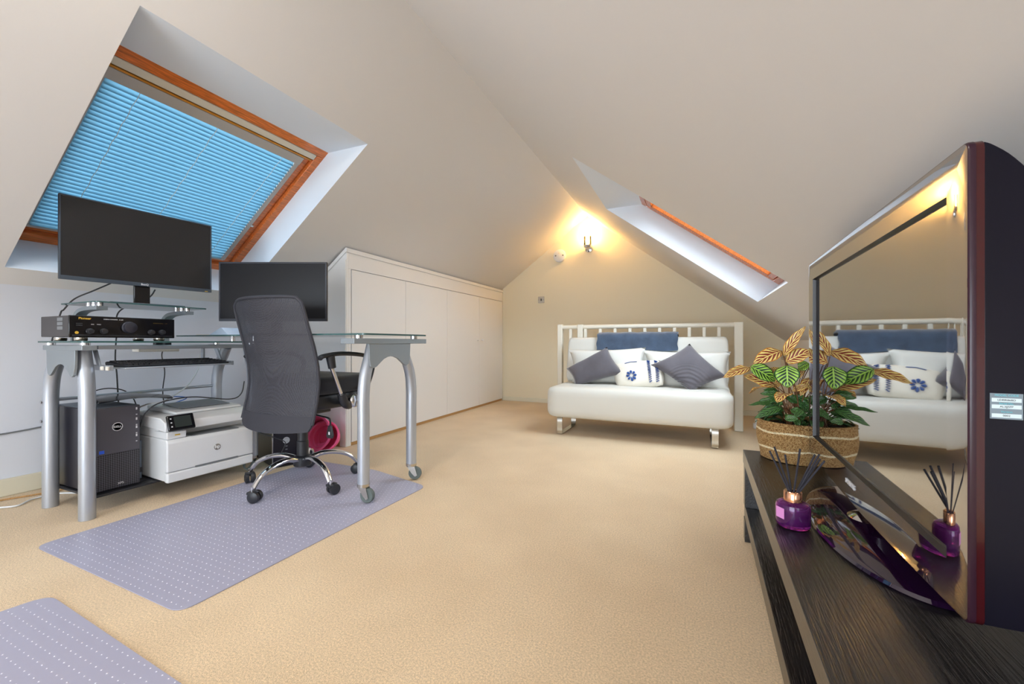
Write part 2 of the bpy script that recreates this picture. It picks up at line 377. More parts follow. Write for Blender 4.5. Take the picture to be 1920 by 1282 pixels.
# ---- window 1 (left slope): reveal, frame, sash, glass
nL = Vector((-SL, 0, 1)).normalized(); aL = Vector((-1, 0, -SL)).normalized()
T1 = Vector((-2.075, 0, 1.955)); L1 = 1.143
B1 = T1 + aL*L1
y0, y1 = W1['y0'], W1['y1']
win = empty('window_1', (T1.x, y0, T1.z), kind='structure'); 
b = MB(); x0, x1 = W1['x0'], W1['x1']
tc_, bc_ = (x1, hl(x1)), (x0, hl(x0)); ti, bi = (T1.x, T1.z), (B1.x, B1.z)
b.quad((tc_[0], y0, tc_[1]), (tc_[0], y1, tc_[1]), (ti[0], y1, ti[1]), (ti[0], y0, ti[1]))
b.quad((bc_[0], y0, bc_[1]), (bc_[0], y1, bc_[1]), (bi[0], y1, bi[1]), (bi[0], y0, bi[1]))
for y in (y0, y1): b.quad((tc_[0], y, tc_[1]), (ti[0], y, ti[1]), (bi[0], y, bi[1]), (bc_[0], y, bc_[1]))
b.build('window_reveal', M['reveal'], win, True)
ML = Matrix(((aL.x, 0, nL.x, T1.x), (aL.y, 1, nL.y, 0), (aL.z, 0, nL.z, T1.z), (0, 0, 0, 1)))   # local (a, y, n)
b = MB(ML)
for bx_ in (((-.04, y0-.04, -0.001), (0.05, y1+.04, 0.09)), ((L1-0.05, y0-.04, -0.001), (L1+.04, y1+.04, 0.09)), ((0.05, y0-.04, -0.001), (L1-0.05, y0+0.045, 0.09)), ((0.05, y1-0.045, -0.001), (L1-0.05, y1+.04, 0.09))): b.box(*bx_)
b.build('window_frame', M['pine'], win, True, bevel=0.004)
b = MB(ML); ya, yb = y0+0.05, y1-0.05; a0, a1 = 0.055, L1-0.055
for bx_ in (((a0, ya, .02), (a0+0.05, yb, .07)), ((a1-0.05, ya, .02), (a1, yb, .07)), ((a0+.05, ya, .02), (a1-.05, ya+0.045, .07)), ((a0+.05, yb-0.045, .02), (a1-.05, yb, .07))): b.box(*bx_)
b.build('window_sash', M['pine'], win, True, bevel=0.005)
b = MB(ML); b.box((a0+.05, ya+.045, .045), (a1-.05, yb-.045, .051)); b.build('window_pane', M['winglass'], win, True)
b = MB(ML); b.box((0.05, y0+0.05, -0.006), (0.085, y1-0.052, 0.019)); b.build('ventilation_bar', M['pale_alu'], win, True, bevel=0.003)
b = MB(ML); b.box((0.092, y0+0.06, 0.0), (0.102, y1-0.06, 0.019)); b.build('top_bead', M['pine_light'], win, True, bevel=0.002)
b = MB(ML); b.box((0.70, yb-0.056, 0.004), (0.715, yb-0.035, 0.02)); b.build('window_catch', M['brushed'], win, True, bevel=0.002)

# ---- blue venetian blind on window 1
bl = empty('venetian_blind', ML @ Vector((0.10, (y0+y1)/2, 0.0)), label='blue venetian blind drawn down over the tilted roof window above the desk', cat='window blind')
by0, by1 = y0+0.085, y1-0.13
b = MB(ML); b.box((0.104, y0+0.06, 0.0), (0.158, y1-0.10, 0.040)); b.build('head_rail', M['grey_alu'], bl, True, bevel=0.003)
b = MB(ML); b.box((1.034, by0-.02, 0.0), (1.052, by1+.02, 0.016)); b.build('bottom_rail', M['grey_alu'], bl, True, bevel=0.003)
b = MB(ML)
for y in (by0-0.03, by1+0.001): b.box((0.158, y, 0.004), (1.05, y+0.029, 0.040))
b.build('side_channel', M['grey_alu'], bl, True, bevel=0.002)
b = MB(ML); n = 38
for i in range(n):
    a = 0.158+(i+0.5)*(1.034-0.158)/n; w = 0.0150
    pr = []
    for k in range(5):
        t = -1+k/2; ca = math.cos(0.62); sa = math.sin(0.62)
        pa = t*w; pn = 0.0046*(1-t*t)
        pr.append((a+pa*ca+pn*sa, 0.006+(-pa*sa)+pn*ca - 0.0))
    vs = [[b._v((p[0], yy, p[1])) for p in pr] for yy in (by0, by1)]
    for k in range(4): b.face([vs[0][k], vs[0][k+1], vs[1][k+1], vs[1][k]])
b.build('slats', M['slat'], bl, True)
b = MB(ML)
for yy in (by0+0.11, (by0+by1)/2-0.01, by1-0.09):
    pts = [(0.15+i*0.0221, yy+0.002*math.sin(i*1.3), -0.007) for i in range(41)]
    b.tube(pts, 0.0011, 5)
b.build('ladder_cord', M['pale_alu'], bl, True)

# ---- window 2 (right slope)
T2 = Vector((-0.413, 0, 1.985)); B2 = Vector((0.60, 0, 1.985-SR*1.013))
aR = (B2-T2).normalized(); nR = Vector((-aR.z, 0, aR.x)); L2 = (B2-T2).length
y0, y1 = W2['y0'], W2['y1']; x0, x1 = W2['x0'], W2['x1']
win = empty('window_2', (T2.x, y0, T2.z), kind='structure')
b = MB(); tc_, bc_, ti, bi = (x0, hr(x0)), (x1, hr(x1)), (T2.x, T2.z), (B2.x, B2.z)
b.quad((tc_[0], y0, tc_[1]), (tc_[0], y1, tc_[1]), (ti[0], y1, ti[1]), (ti[0], y0, ti[1]))
b.quad((bc_[0], y0, bc_[1]), (bc_[0], y1, bc_[1]), (bi[0], y1, bi[1]), (bi[0], y0, bi[1]))
for y in (y0, y1): b.quad((tc_[0], y, tc_[1]), (ti[0], y, ti[1]), (bi[0], y, bi[1]), (bc_[0], y, bc_[1]))
b.build('window_reveal', M['reveal'], win, True)
MR = Matrix(((aR.x, 0, nR.x, T2.x), (0, 1, 0, 0), (aR.z, 0, nR.z, T2.z), (0, 0, 0, 1)))
b = MB(MR)
for bx_ in (((-.04, y0-.04, -0.001), (0.05, y1+.04, 0.09)), ((L2-0.05, y0-.04, -0.001), (L2+.04, y1+.04, 0.09)), ((0.05, y0-.04, -0.001), (L2-0.05, y0+0.045, 0.09)), ((0.05, y1-0.045, -0.001), (L2-0.05, y1+.04, 0.09))): b.box(*bx_)
b.build('window_frame', M['pine'], win, True, bevel=0.004)
b = MB(MR); ya, yb = y0+0.05, y1-0.05; a0, a1 = 0.055, L2-0.055
for bx_ in (((a0, ya, .0), (a0+0.05, yb, .07)), ((a1-0.05, ya, .0), (a1, yb, .07)), ((a0+.05, ya, .0), (a1-.05, ya+0.045, .07)), ((a0+.05, yb-0.045, .0), (a1-.05, yb, .07))): b.box(*bx_)
b.build('window_sash', M['pine'], win, True, bevel=0.005)
b = MB(MR); b.box((a0+.05, ya+.045, .045), (a1-.05, yb-.045, .051)); b.build('window_pane', M['winglass'], win, True)

# ---------------------------------------------------------------- fitted cupboard under the left slope
XC = -2.37; cy0, cy1 = 2.31, YB-0.002; ht = hl(XC)-0.004
cup = empty('fitted_cupboard', (XC, 3.7, 0), label='long low white cupboard built under the left roof slope', cat='cupboard')
def under(x): return hl(x)-0.006
b = MB()
b.prism([(XL+0.004, 0.001), (XC, 0.001), (XC, ht-0.02), (XL+0.004, under(XL+0.004)-0.02)], cy0, cy0+0.02)          # near side
b.box((XC-0.02, cy0+.02, 1.335), (XC, cy1, ht-0.02)); b.box((XC-0.02, cy0+.02, 0.001), (XC, cy0+0.045, 1.335)); b.box((XC-0.02, cy1-0.012, 0.001), (XC, cy1, 1.335))
b.box((XC-0.045, cy0+.03, 0.03), (XC-0.035, cy1, 1.34))
b.build('carcass', M['gloss_white'], cup, True, bevel=0.002)
b = MB().box((XC+0.0005, cy0-0.002, ht-0.045), (XC+0.012, cy1, ht-0.012)); b.box((XC-0.001, cy0-0.012, ht-0.045), (XC+0.012, cy0-0.0005, ht-0.012))
b.prism([(XC, ht-0.045), (XC, ht-0.012), (XL+0.01, under(XL+0.01)-0.01), (XL+0.01, under(XL+0.01)-0.045)], cy0-0.010, cy0-0.0005)
b.build('top_moulding', M['gloss_white'], cup, True, bevel=0.003)
b = MB().box((XC-0.06, cy0-0.008, 0.001), (XC-0.001, cy0-0.001, 1.40)); b.build('corner_post', M['gloss_white'], cup, True, bevel=0.002)
b = MB().box((XL+0.02, cy0-0.009, 0.0015), (XC-0.062, cy0-0.001, 0.075)); b.build('plinth', M['bare_wood'], cup, True, bevel=0.001)
b = MB().box((XC-0.018, cy0+0.047, 0.001), (XC-0.004, cy1-0.014, 0.024)); b.build('plinth', M['bare_wood'], cup, True)
seams = [2.358, 2.995, 3.676, 4.38, 5.034]
for i in range(4):
    b = MB().box((XC-0.016, seams[i]+0.0015, 0.027), (XC+0.004, seams[i+1]-0.0015, 1.330))
    d = b.build('door', M['gloss_white'], cup, True, bevel=0.0015)
    if i in (2, 3):
        yk = 4.38+(-0.05 if i == 2 else 0.05)
        b = MB(); b.lathe([(0.007, 0), (0.007, 0.014), (0.014, 0.02), (0.016, 0.027), (0.011, 0.033), (0.001, 0.035)], (XC+0.004, yk, 0.81), 'x', 16)
        b.build('knob', M['gloss_white'], d, True)

# ---------------------------------------------------------------- things on the back wall
t = empty('wall_lamp', (-1.184, YB, 1.93), label='lit wall lamp with a glowing bulb just below the ridge of the back wall', cat='lamp')
x, z = -1.184, 1.90
MB().lathe([(0.05, 0), (0.052, -0.008), (0.045, -0.02), (0.02, -0.028), (0.001, -0.03)], (x, YB-0.001, z+0.04), 'y', 28).build('back_plate', M['chrome'], t, True)
MB().tube(spline([(x, YB-0.02, z+0.03), (x, YB-0.06, z+0.015), (x, YB-0.085, z+0.02), (x, YB-0.09, z+0.04)]), 0.008, 10).build('arm', M['chrome'], t, True)
MB().lathe([(0.012, 0), (0.03, 0.004), (0.045, 0.02), (0.05, 0.045), (0.046, 0.045), (0.04, 0.02), (0.012, 0.012)], (x, YB-0.09, z+0.02), 'z', 32).build('lamp_cup', M['chrome'], t, True)
pr = [(0.044+0.002*(i % 2), 0.046+0.008*i) for i in range(14)]
MB().lathe(pr+[(r-0.003, q) for r, q in reversed(pr)], (x, YB-0.09, z+0.022), 'z', 32).build('lamp_shade', M['shade_glass'], t, True)
MB().lathe([(0.010, 0.03), (0.012, 0.05), (0.022, 0.08), (0.024, 0.10), (0.018, 0.13), (0.008, 0.16), (0.001, 0.175)], (x, YB-0.09, z+0.02), 'z', 20).build('bulb', M['bulb'], t, True)
ld = bpy.data.lights.new('wall_lamp_light', 'POINT'); ld.energy = 4.0; ld.color = (1, 0.60, 0.22); ld.shadow_soft_size = 0.03
lo = bpy.data.objects.new('wall_lamp_light', ld); C.objects.link(lo); lo.location = (x, YB-0.09, z+0.215)

t = empty('smoke_detector', (0, 0, 0), label='round white smoke alarm on the back wall beside the lit lamp', cat='smoke alarm')
p = P(1050, 480, Y=YB); t.location = p
MB().lathe([(0.08, 0), (0.082, -0.01), (0.078, -0.03), (0.06, -0.038), (0.001, -0.040)], p+Vector((0, -0.001, 0)), 'y', 40).build('housing', M['white_pl'], t, True)
b = MB()
for dx in (-0.045, 0.05): b.lathe([(0.010, 0), (0.009, -0.006), (0.001, -0.007)], p+Vector((dx, -0.037, 0)), 'y', 16)
b.build('sensor_port', M['grey_pl'], t, True)
MB().lathe([(0.012, 0), (0.011, -0.004), (0.001, -0.005)], p+Vector((0.0, -0.0385, 0.03)), 'y', 16).build('test_button', M['offwhite_pl'], t, True)
p = P(1015, 562, Y=YB)
t = empty('light_switch', p, label='small square chrome light switch with a black rocker on the back wall', cat='light switch')
MB().box(p+Vector((-0.043, -0.007, -0.043)), p+Vector((0.043, -0.0005, 0.043))).build('switch_plate', M['brushed'], t, True, bevel=0.003)
MB().box(p+Vector((-0.007, -0.012, -0.014)), p+Vector((0.007, -0.007, 0.014))).build('rocker', M['black_pl'], t, True, bevel=0.001)
b = MB()
for dx in (-0.03, 0.03): b.lathe([(0.004, 0), (0.003, -0.0015), (0.0005, -0.002)], p+Vector((dx, -0.007, 0)), 'y', 10)
b.build('screw', M['grey_pl'], t, True)

# ---------------------------------------------------------------- chair mats
def chair_mat(name, poly, label):
    b = MB(); b.prism(poly, 0.001, 0.0035, 'z')
    # studs as tiny domes
    cs = Vector((sum(p[0] for p in poly)/len(poly), sum(p[1] for p in poly)/len(poly)))
    xs = [p[0] for p in poly]; ys = [p[1] for p in poly]
    def inside(x, y):
        c = False; n = len(poly)
        for i in range(n):
            x1, y1 = poly[i]; x2, y2 = poly[(i+1) % n]
            if (y1 > y) != (y2 > y) and x < (x2-x1)*(y-y1)/(y2-y1)+x1: c = not c
        return c
    yy = min(ys)+0.02; r = 0
    while yy < max(ys)-0.01:
        xx = min(xs)+0.02+(0.0125 if r % 2 else 0)
        while xx < max(xs)-0.01:
            if inside(xx, yy) and inside(xx+.015, yy) and inside(xx-.015, yy):
                q = 0.0027
                vs = [b._v((xx+q*math.cos(k*PI/2), yy+q*math.sin(k*PI/2), 0.0036)) for k in range(4)]; tp = b._v((xx, yy, 0.0050))
                for k in range(4): b.face([vs[k], vs[(k+1) % 4], tp], 1)
            xx += 0.025
        yy += 0.025; r += 1
    o = b.build(name, [M['mat_vinyl'], M['stud']]); tag(o, label, 'chair mat', 'grey vinyl chair mats on the carpet'); return o
M['stud'] = mat('stud_vinyl', (224, 222, 234), 0.3)
def rnd(poly, r=0.05, n=5):
    out = []; m = len(poly)
    for i in range(m):
        p0, p1, p2 = Vector(poly[i-1]), Vector(poly[i]), Vector(poly[(i+1) % m])
        a = p1+(p0-p1).normalized()*r; c = p1+(p2-p1).normalized()*r
        for k in range(n+1):
            t = k/n; q = a*(1-t)**2+p1*2*t*(1-t)+c*t*t; out.append((q.x, q.y))
    return out
chair_mat('chair_mat', rnd([(-2.30, 0.70), (-1.355, 0.695), (-1.325, 1.85), (-1.78, 1.96), (-2.28, 1.96)]), 'large translucent grey vinyl mat under the office chair')
chair_mat('chair_mat', rnd([(-1.815, 0.585), (-2.0, -0.5), (-1.0, -0.6), (-0.86, 0.545)]), 'grey vinyl mat cut off by the lower left corner of the photo')

# ---------------------------------------------------------------- computer desk
DG = 0.779; RG = 0.816     # heights of glass undersides
desk = empty('computer_desk', (-2.6, 1.3, 0), label='L-shaped glass topped computer desk on curved silver tube legs', cat='desk')
def glass_sheet(b, poly, z, t):
    lo = [b._v((p[0], p[1], z)) for p in poly]; hi = [b._v((p[0], p[1], z+t)) for p in poly]; n = len(poly)
    b.face(lo[::-1], 0); b.face(hi, 0)
    for k in range(n): b.face([lo[k], lo[(k+1) % n], hi[(k+1) % n], hi[k]], 1)
b = MB(); glass_sheet(b, rnd([(-2.82, 0.862), (-2.39, 0.862), (-2.33, 1.78), (-2.82, 1.78)], 0.03), DG, 0.008)
b.build('desk_top', [M['glass'], M['glass_edge']], desk, True)
b = MB(); glass_sheet(b, rnd([(-2.92, 1.475), (-1.40, 1.475), (-1.40, 1.97), (-2.92, 1.97)], 0.03), RG, 0.008)
b.build('return_top', [M['glass'], M['glass_edge']], desk, True)
def tube_leg(path, name='leg'):
    return MB().tube(path, 0.0285, 20).build(name, M['steel'], desk, True)
yl = 0.905
for (xb, xt) in ((-2.45, -2.49), (-2.80, -2.70)):
    tube_leg(spline([(xt, yl, 0.752), (xt+(xb-xt)*0.3, yl, 0.70), (xt+(xb-xt)*0.8, yl, 0.62), (xb, yl, 0.52), (xb, yl, 0.40), (xb, yl, 0.001)]))
    tube_leg(spline([(xt, 1.65, 0.752), (xt+(xb-xt)*0.3, 1.65, 0.70), (xt+(xb-xt)*0.8, 1.65, 0.62), (xb, 1.65, 0.52), (xb, 1.65, 0.40), (xb, 1.65, 0.085)]))
for (yb_, yt) in ((1.54, 1.60), (1.91, 1.825)):
    tube_leg(spline([(-1.47, yt, 0.77), (-1.47, yt+(yb_-yt)*0.3, 0.71), (-1.47, yt+(yb_-yt)*0.8, 0.62), (-1.47, yb_, 0.52), (-1.47, yb_, 0.40), (-1.47, yb_, 0.092)]))
def arch(a0, a1, top):
    d = a1-a0; c = (a0+a1)/2; pts = [(a0, top), (a1, top)]
    prof = [(1.0, 0.0), (0.985, -0.07), (0.95, -0.098), (0.89, -0.106), (0.83, -0.100), (0.76, -0.086), (0.67, -0.069), (0.58, -0.060), (0.5, -0.057)]
    for q, z in prof[1:]: pts.append((a0+q*d, top+z*1.12))
    for q, z in reversed(prof[1:-1]): pts.append((a0+(1-q)*d, top+z*1.12))
    return pts
b = MB(); b.prism(arch(-2.71, -2.44, 0.748), yl-0.043, yl-0.033, 'y'); b.build('arch_plate', M['plate'], desk, True, bevel=0.001)
b = MB(); b.prism(arch(1.53, 1.845, 0.774), -1.437, -1.425, 'x'); b.build('arch_plate', M['plate'], desk, True, bevel=0.001)
b = MB().box((-2.74, yl-0.045, 0.746), (-2.375, yl+0.005, 0.768)); b.build('end_beam', M['plate'], desk, True, bevel=0.002)
b = MB().box((-1.505, 1.43, 0.774), (-1.42, 1.985, 0.800)); b.build('end_beam', M['plate'], desk, True, bevel=0.002)
b = MB().box((-2.47, yl+0.03, 0.748), (-2.43, 1.70, 0.766)); b.box((-2.81, yl+0.03, 0.748), (-2.77, 1.70, 0.766)); b.box((-2.84, 1.62, 0.746), (-2.42, 1.69, 0.768))
b.build('top_frame', M['steel'], desk, True, bevel=0.002)
b = MB()
for q in ((-2.80, yl), (-2.47, yl), (-2.47, 1.65), (-2.80, 1.65)): b.lathe([(0.018, 0), (0.018, 0.011)], (q[0], q[1], 0.768), 'z', 16)
for q in (1.50, 1.92): b.lathe([(0.02, 0), (0.02, 0.0155)], (-1.46, q, 0.8), 'z', 16)
for q in (1.66, 1.72): b.lathe([(0.015, 0), (0.015, 0.028)], (-2.45-(q-1.66)*5, q, 0.788), 'z', 16)
b.build('glass_spacer', M['chrome'], desk, True)
b = MB(); b.tube([(-2.80, yl, 0.507), (-2.80, 1.65, 0.507)], 0.0085, 10); b.build('stretcher', M['steel'], desk, True)
b = MB(); b.box((-2.86, yl+0.03, 0.076), (-2.47, 1.63, 0.086)); b.build('lower_shelf', M['black_pl'], desk, True, bevel=0.001)
b = MB()
for zz in (0.50, 0.41): b.lathe([(0.008, -0.034), (0.008, -0.03), (0.004, -0.026)], (-2.80, yl, zz), 'y', 12)
b.build('bolt', M['chrome'], desk, True)
def caster(x, y, ang, parent, r=0.036):
    c = empty('caster', (x, y, 0)); c.parent = parent; c.location = Vector((x, y, 0)) - wm(parent).translation
    c.rotation_euler = (0, 0, ang)
    MB().lathe([(0.0295, 0.082), (0.0295, 0.096), (0.02, 0.098)], (0, 0, 0), 'z', 20).build('caster_collar', M['brushed'], c)
    b = MB()
    for s in (-1, 1): b.prism([(-0.022, 0.082), (0.022, 0.082), (0.036, 0.03), (0.024, 0.022), (0.006, 0.040)], s*0.017, s*0.0145, 'y')
    b.box((-0.022, -0.017, 0.078), (0.022, 0.017, 0.083)); b.build('caster_fork', M['brushed'], c)
    MB().lathe([(0.012, -0.012), (0.02, -0.010), (0.026, -0.012), (r-0.003, -0.012), (r, -0.007), (r, 0.007), (r-0.003, 0.012), (0.026, 0.012), (0.02, 0.010), (0.012, 0.012)], (0.022, 0, r+0.004), 'y', 28).build('caster_wheel', M['rubber'], c)
caster(-1.47, 1.54, math.radians(10), desk); caster(-1.47, 1.91, math.radians(25), desk)
caster(-2.45, 1.65, math.radians(200), desk, 0.034); caster(-2.80, 1.65, math.radians(100), desk, 0.034)
# keyboard tray and its rails
tray = MB().box((-2.62, 0.985, 0.660), (-2.325, 1.46, 0.667)); tray = tray.build('keyboard_tray', M['steel'], desk, True, bevel=0.002)
for yy in (0.945, 1.468):
    b = MB(); b.box((-2.66, yy, 0.655), (-2.36, yy+0.014, 0.678)); b.prism([(-2.52, 0.745), (-2.49, 0.745), (-2.455, 0.676), (-2.48, 0.676)], yy+0.003, yy+0.011, 'y'); b.box((-2.64, yy+.002, 0.676), (-2.62, yy+.012, 0.748)); b.build('tray_rail', M['steel'], desk, True, bevel=0.001)
b = MB().box((-2.375, 0.935, 0.656), (-2.355, 0.944, 0.674)); b.box((-2.42, 0.935, 0.656), (-2.40, 0.944, 0.674)); b.build('cable_clip', M['offwhite_pl'], desk, True, bevel=0.003)
# keyboard
kb = empty('keyboard', (-2.43, 1.22, 0.667), label='black computer keyboard on the sliding tray under the desk glass', cat='keyboard')
MB().prism([(-2.535, 0.6675), (-2.345, 0.6675), (-2.34, 0.674), (-2.53, 0.690), (-2.54, 0.686)], 1.0, 1.445, 'y').build('keyboard_body', M['black_pl'], kb, True, bevel=0.002)
b = MB()
for r in range(6):
    xk = -2.355-r*0.029
    for k in range(21):
        yk = 1.008+k*0.0206; z = 0.6765+(-xk-2.355)*0.083
        if r == 0 and 4 <= k <= 8 and k != 4: continue
        yw = 0.018 if not (r == 0 and k == 4) else 0.10
        v = [(xk, yk), (xk, yk+yw), (xk-0.024, yk+yw), (xk-0.024, yk)]
        vi = [(xk-0.003, yk+0.002), (xk-0.003, yk+yw-.002), (xk-0.02, yk+yw-.002), (xk-0.02, yk+0.002)]
        b.rings([[(p[0], p[1], z-0.003) for p in v], [(p[0], p[1], z+0.006) for p in vi]])
b.build('keys', M['black_pl'], kb, True)

# ---------------------------------------------------------------- monitor riser
rs = empty('monitor_riser', (-2.65, 1.16, DG+0.008), label='glass monitor shelf on two curved metal brackets above the amplifier', cat='monitor stand')
SZ = 0.962
b = MB(); glass_sheet(b, rnd([(-2.80, 0.935), (-2.455, 0.935), (-2.455, 1.40), (-2.80, 1.40)], 0.02), SZ, 0.006); b.build('shelf', [M['glass'], M['glass_edge']], rs, True)
for yy in (0.975, 1.335):
    top = spline([(-2.50, 0, 0.940), (-2.60, 0, 0.940), (-2.68, 0, 0.930), (-2.728, 0, 0.895), (-2.738, 0, 0.84), (-2.738, 0, DG+0.0085)], 5)
    b = MB(); n = len(top); r2 = []
    for i, p in enumerate(top):
        t_ = (top[min(i+1, n-1)]-top[max(i-1, 0)]).normalized(); nn = Vector((-t_.z, 0, t_.x))*0.009
        r2.append([(p.x+nn.x, yy-0.02, p.z+nn.z), (p.x+nn.x, yy+0.02, p.z+nn.z), (p.x-nn.x, yy+0.02, p.z-nn.z), (p.x-nn.x, yy-0.02, p.z-nn.z)])
    b.rings(r2); b.build('bracket', M['plate'], rs, True)
b = MB()
for yy in (0.975, 1.335):
    for xx in (-2.52, -2.57, -2.62): b.lathe([(0.012, 0), (0.012, 0.0135)], (xx, yy, 0.9485), 'z', 16)
b.build('glass_spacer', M['chrome'], rs, True)

# ---------------------------------------------------------------- amplifier
am = empty('amplifier', (-2.56, 1.03, DG+0.008), label='black stereo amplifier with round knobs on the glass desk', cat='amplifier')
ax0, ax1, ay0, ay1, az0, az1 = -2.70, -2.425, 0.838, 1.227, 0.802, 0.897
MB().box((ax0, ay0+0.004, az0+.003), (ax1-0.012, ay1-0.004, az1-0.001)).build('case', mat('amp_case', (66, 64, 66), 0.5), am, True, bevel=0.003)
fr = MB().box((ax1-0.012, ay0, az0), (ax1, ay1, az1)).build('front_panel', M['black_gl'], am, True, bevel=0.003)
MB().box((ax1-0.0005, ay0+0.01, az0+0.006), (ax1+0.0025, ay1-0.01, az0+0.012)).build('lower_lip', M['black_pl'], fr, True, bevel=0.001)
def P_amp(u, v): return P(u, v, X=ax1)
def knob(u, v, r, d, name, par, m=M['black_pl']):
    p = P(u, v, X=ax1)
    MB().lathe([(r*1.12, 0), (r*1.12, d*0.2), (r, d*0.3), (r*0.96, d*0.95), (r*0.88, d), (0.001, d)], (ax1, p.y, p.z), 'x', 28).build(name, m, par, True)
knob(242, 614, 0.025, 0.022, 'volume_knob', am, mat('volume_knob', (44, 44, 54), 0.35))
for u, v in ((168, 621), (194, 621), (283, 623), (303, 623)): knob(u, v, 0.0115, 0.016, 'tone_knob', am)
b = MB()
for yy in (ay0+0.05, ay1-0.05):
    for xx in (ax0+0.05, ax1-0.035): b.lathe([(0.02, 0), (0.022, 0.004), (0.022, 0.0145)], (xx, yy, DG+0.0085), 'z', 20)
b.build('foot', M['brushed'], am, True)
b = MB()
for k in range(3): b.box((ax0+0.16, ay0+0.0025, az0+0.034+k*0.019), (ax1-0.065, ay0+0.005, az0+0.048+k*0.019))
b.build('side_vent', M['grey_pl'], am, True)
MX = lambda p: frame_M(p, (0, 1, 0), (0, 0, 1))       # text facing +X
text('brand_lettering', 'Pioneer', 0.013, M['gold'], MX((ax1+0.0005, 0.888, 0.885)), am, font_bold=True)
text('model_lettering', 'STEREO AMPLIFIER   A-109', 0.006, M['silver_print'], MX((ax1+0.0005, 0.985, 0.884)), am)
text('panel_lettering', 'BASS       TREBLE', 0.0045, M['silver_print'], MX((ax1+0.0005, 0.925, 0.860)), am)
text('panel_lettering', '- - - - -  - - -     - -', 0.008, M['gold'], MX((ax1+0.0005, 1.165, 0.875)), am)
MB().lathe([(0.006, 0), (0.006, 0.002), (0.003, 0.002), (0.003, 0.0005), (0.0001, 0.0005)], (ax1, 0.862, 0.823), 'x', 16).build('headphone_socket', M['gold'], am, True)
b = MB()
for k in range(2): b.box((ax1, 0.86, 0.852+k*0.008), (ax1+0.002, 0.88, 0.857+k*0.008))
b.build('push_button', M['black_pl'], am, True)

# ---------------------------------------------------------------- monitors
def monitor(name, label, lf, rt, ztop, zbot, base_z, bez, scr, base_xy, base_sz, neck, bw=0.006, bb=0.018, basem=None):
    """lf, rt: (x, y) of the screen's left and right ends seen from the front"""
    d = Vector((rt[0]-lf[0], rt[1]-lf[1], 0)); W = d.length; ang = math.atan2(d.y, d.x); c = ((lf[0]+rt[0])/2, (lf[1]+rt[1])/2)
    t = empty(name, (c[0], c[1], base_z), ang, label, 'monitor')
    h0, h1 = zbot-base_z, ztop-base_z
    b = MB(); b.box((-W/2, 0.004, h0), (W/2, 0.018, h1)); b.build('monitor_back', M['black_pl'], t, bevel=0.003)
    b = MB(); 
    for q in (((-W/2, 0, h0), (W/2, 0.004, h0+bb)), ((-W/2, 0, h1-bw), (W/2, 0.004, h1)), ((-W/2, 0, h0+bb), (-W/2+bw, 0.004, h1-bw)), ((W/2-bw, 0, h0+bb), (W/2, 0.004, h1-bw))): b.box(*q)
    b.build('bezel', bez, t, bevel=0.0008)
    MB().box((-W/2+bw, 0.002, h0+bb), (W/2-bw, 0.0041, h1-bw)).build('display', scr, t)
    MB().box((-W*0.28, 0.0185, h0+0.04), (W*0.28, 0.045, h0+0.26)).build('rear_housing', M['black_pl'], t, bevel=0.012)
    bx, by = base_xy
    MB().box((bx-neck/2, 0.03, 0.008), (bx+neck/2, 0.046, h0+0.10)).build('stand_neck', M['black_gl'], t, bevel=0.003)
    MB().box((bx-base_sz[0]/2, by-base_sz[1]/2, 0.001), (bx+base_sz[0]/2, by+base_sz[1]/2, 0.009)).build('stand_base', basem or bez, t, bevel=0.002)
    return t, W, h0, h1, bb
t, W, h0, h1, bb = monitor('monitor', 'large upright monitor raised on the glass shelf in front of the blue blind', (-2.62, 0.873), (-2.557, 1.480), 1.456, 1.069, SZ+0.006, M['dark_bezel'], M['screen'], (-0.0, 0.035), (0.30, 0.20), 0.065)
text('brand_lettering', 'BenQ', 0.013, M['silver_print'], frame_M((0.0, -0.0005, h0+0.009), (1, 0, 0), (0, 0, 1)), t, world=False, font_bold=True)
MB().box((W/2-0.035, -0.001, h0+0.003), (W/2-0.02, 0.0, h0+0.006)).build('power_light', M['gold'], t)
MB().box((-0.02, 0.027, 0.010), (0.03, 0.0295, 0.016)).build('stand_badge', M['silver_print'], t)
t, W, h0, h1, bb = monitor('monitor', 'low black monitor standing behind the mesh back of the office chair', (-2.475, 1.470), (-1.917, 1.722), 1.239, 0.902, RG+0.008, mat('black_blue_bezel', (34, 36, 46), 0.4), M['screen2'], (0.0, 0.035), (0.24, 0.18), 0.06, 0.009, 0.014)

# ---------------------------------------------------------------- computer towers
def tower(label, loc, rz, W, D, Hh, kind):
    t = empty('computer_tower', loc, rz, label, 'computer')       # local: x depth (front at x=0, body to -x), y width
    MB().box((-D, 0.002, 0.004), (-0.012, W-0.002, Hh-0.001)).build('case', M['pc_side'], t, bevel=0.003)
    return t
t1 = tower('tall charcoal computer tower with a perforated lower front beside the desk leg', (-2.50, 0.942, 0.0865), 0, 0.175, 0.38, 0.388, 0)
MB().box((-0.012, 0, 0.17), (0, 0.175, 0.388)).build('front_panel', M['pc'], t1, bevel=0.003)
MB().box((-0.012, 0, 0.004), (-0.001, 0.175, 0.17)).build('front_grille', M['grille'], t1, bevel=0.002)
MB().box((-0.38, 0.003, 0.3875), (-0.012, 0.172, 0.389)).build('top_panel', M['ups'], t1)
p = Vector((0.0005, 0.088, 0.295))
b = MB(); rr = 0.020
b.rings([[(0, 0.088+q*math.cos(k*PI/16), 0.295+q*math.sin(k*PI/16)) for k in range(32)] for q in (rr, rr-0.0025)] and [[(x, 0.088+q*math.cos(k*PI/16), 0.295+q*math.sin(k*PI/16)) for k in range(32)] for x, q in ((0.0, rr), (0.001, rr), (0.001, rr-0.0028), (0.0, rr-0.0028))])
b.build('badge_ring', M['silver_print'], t1)
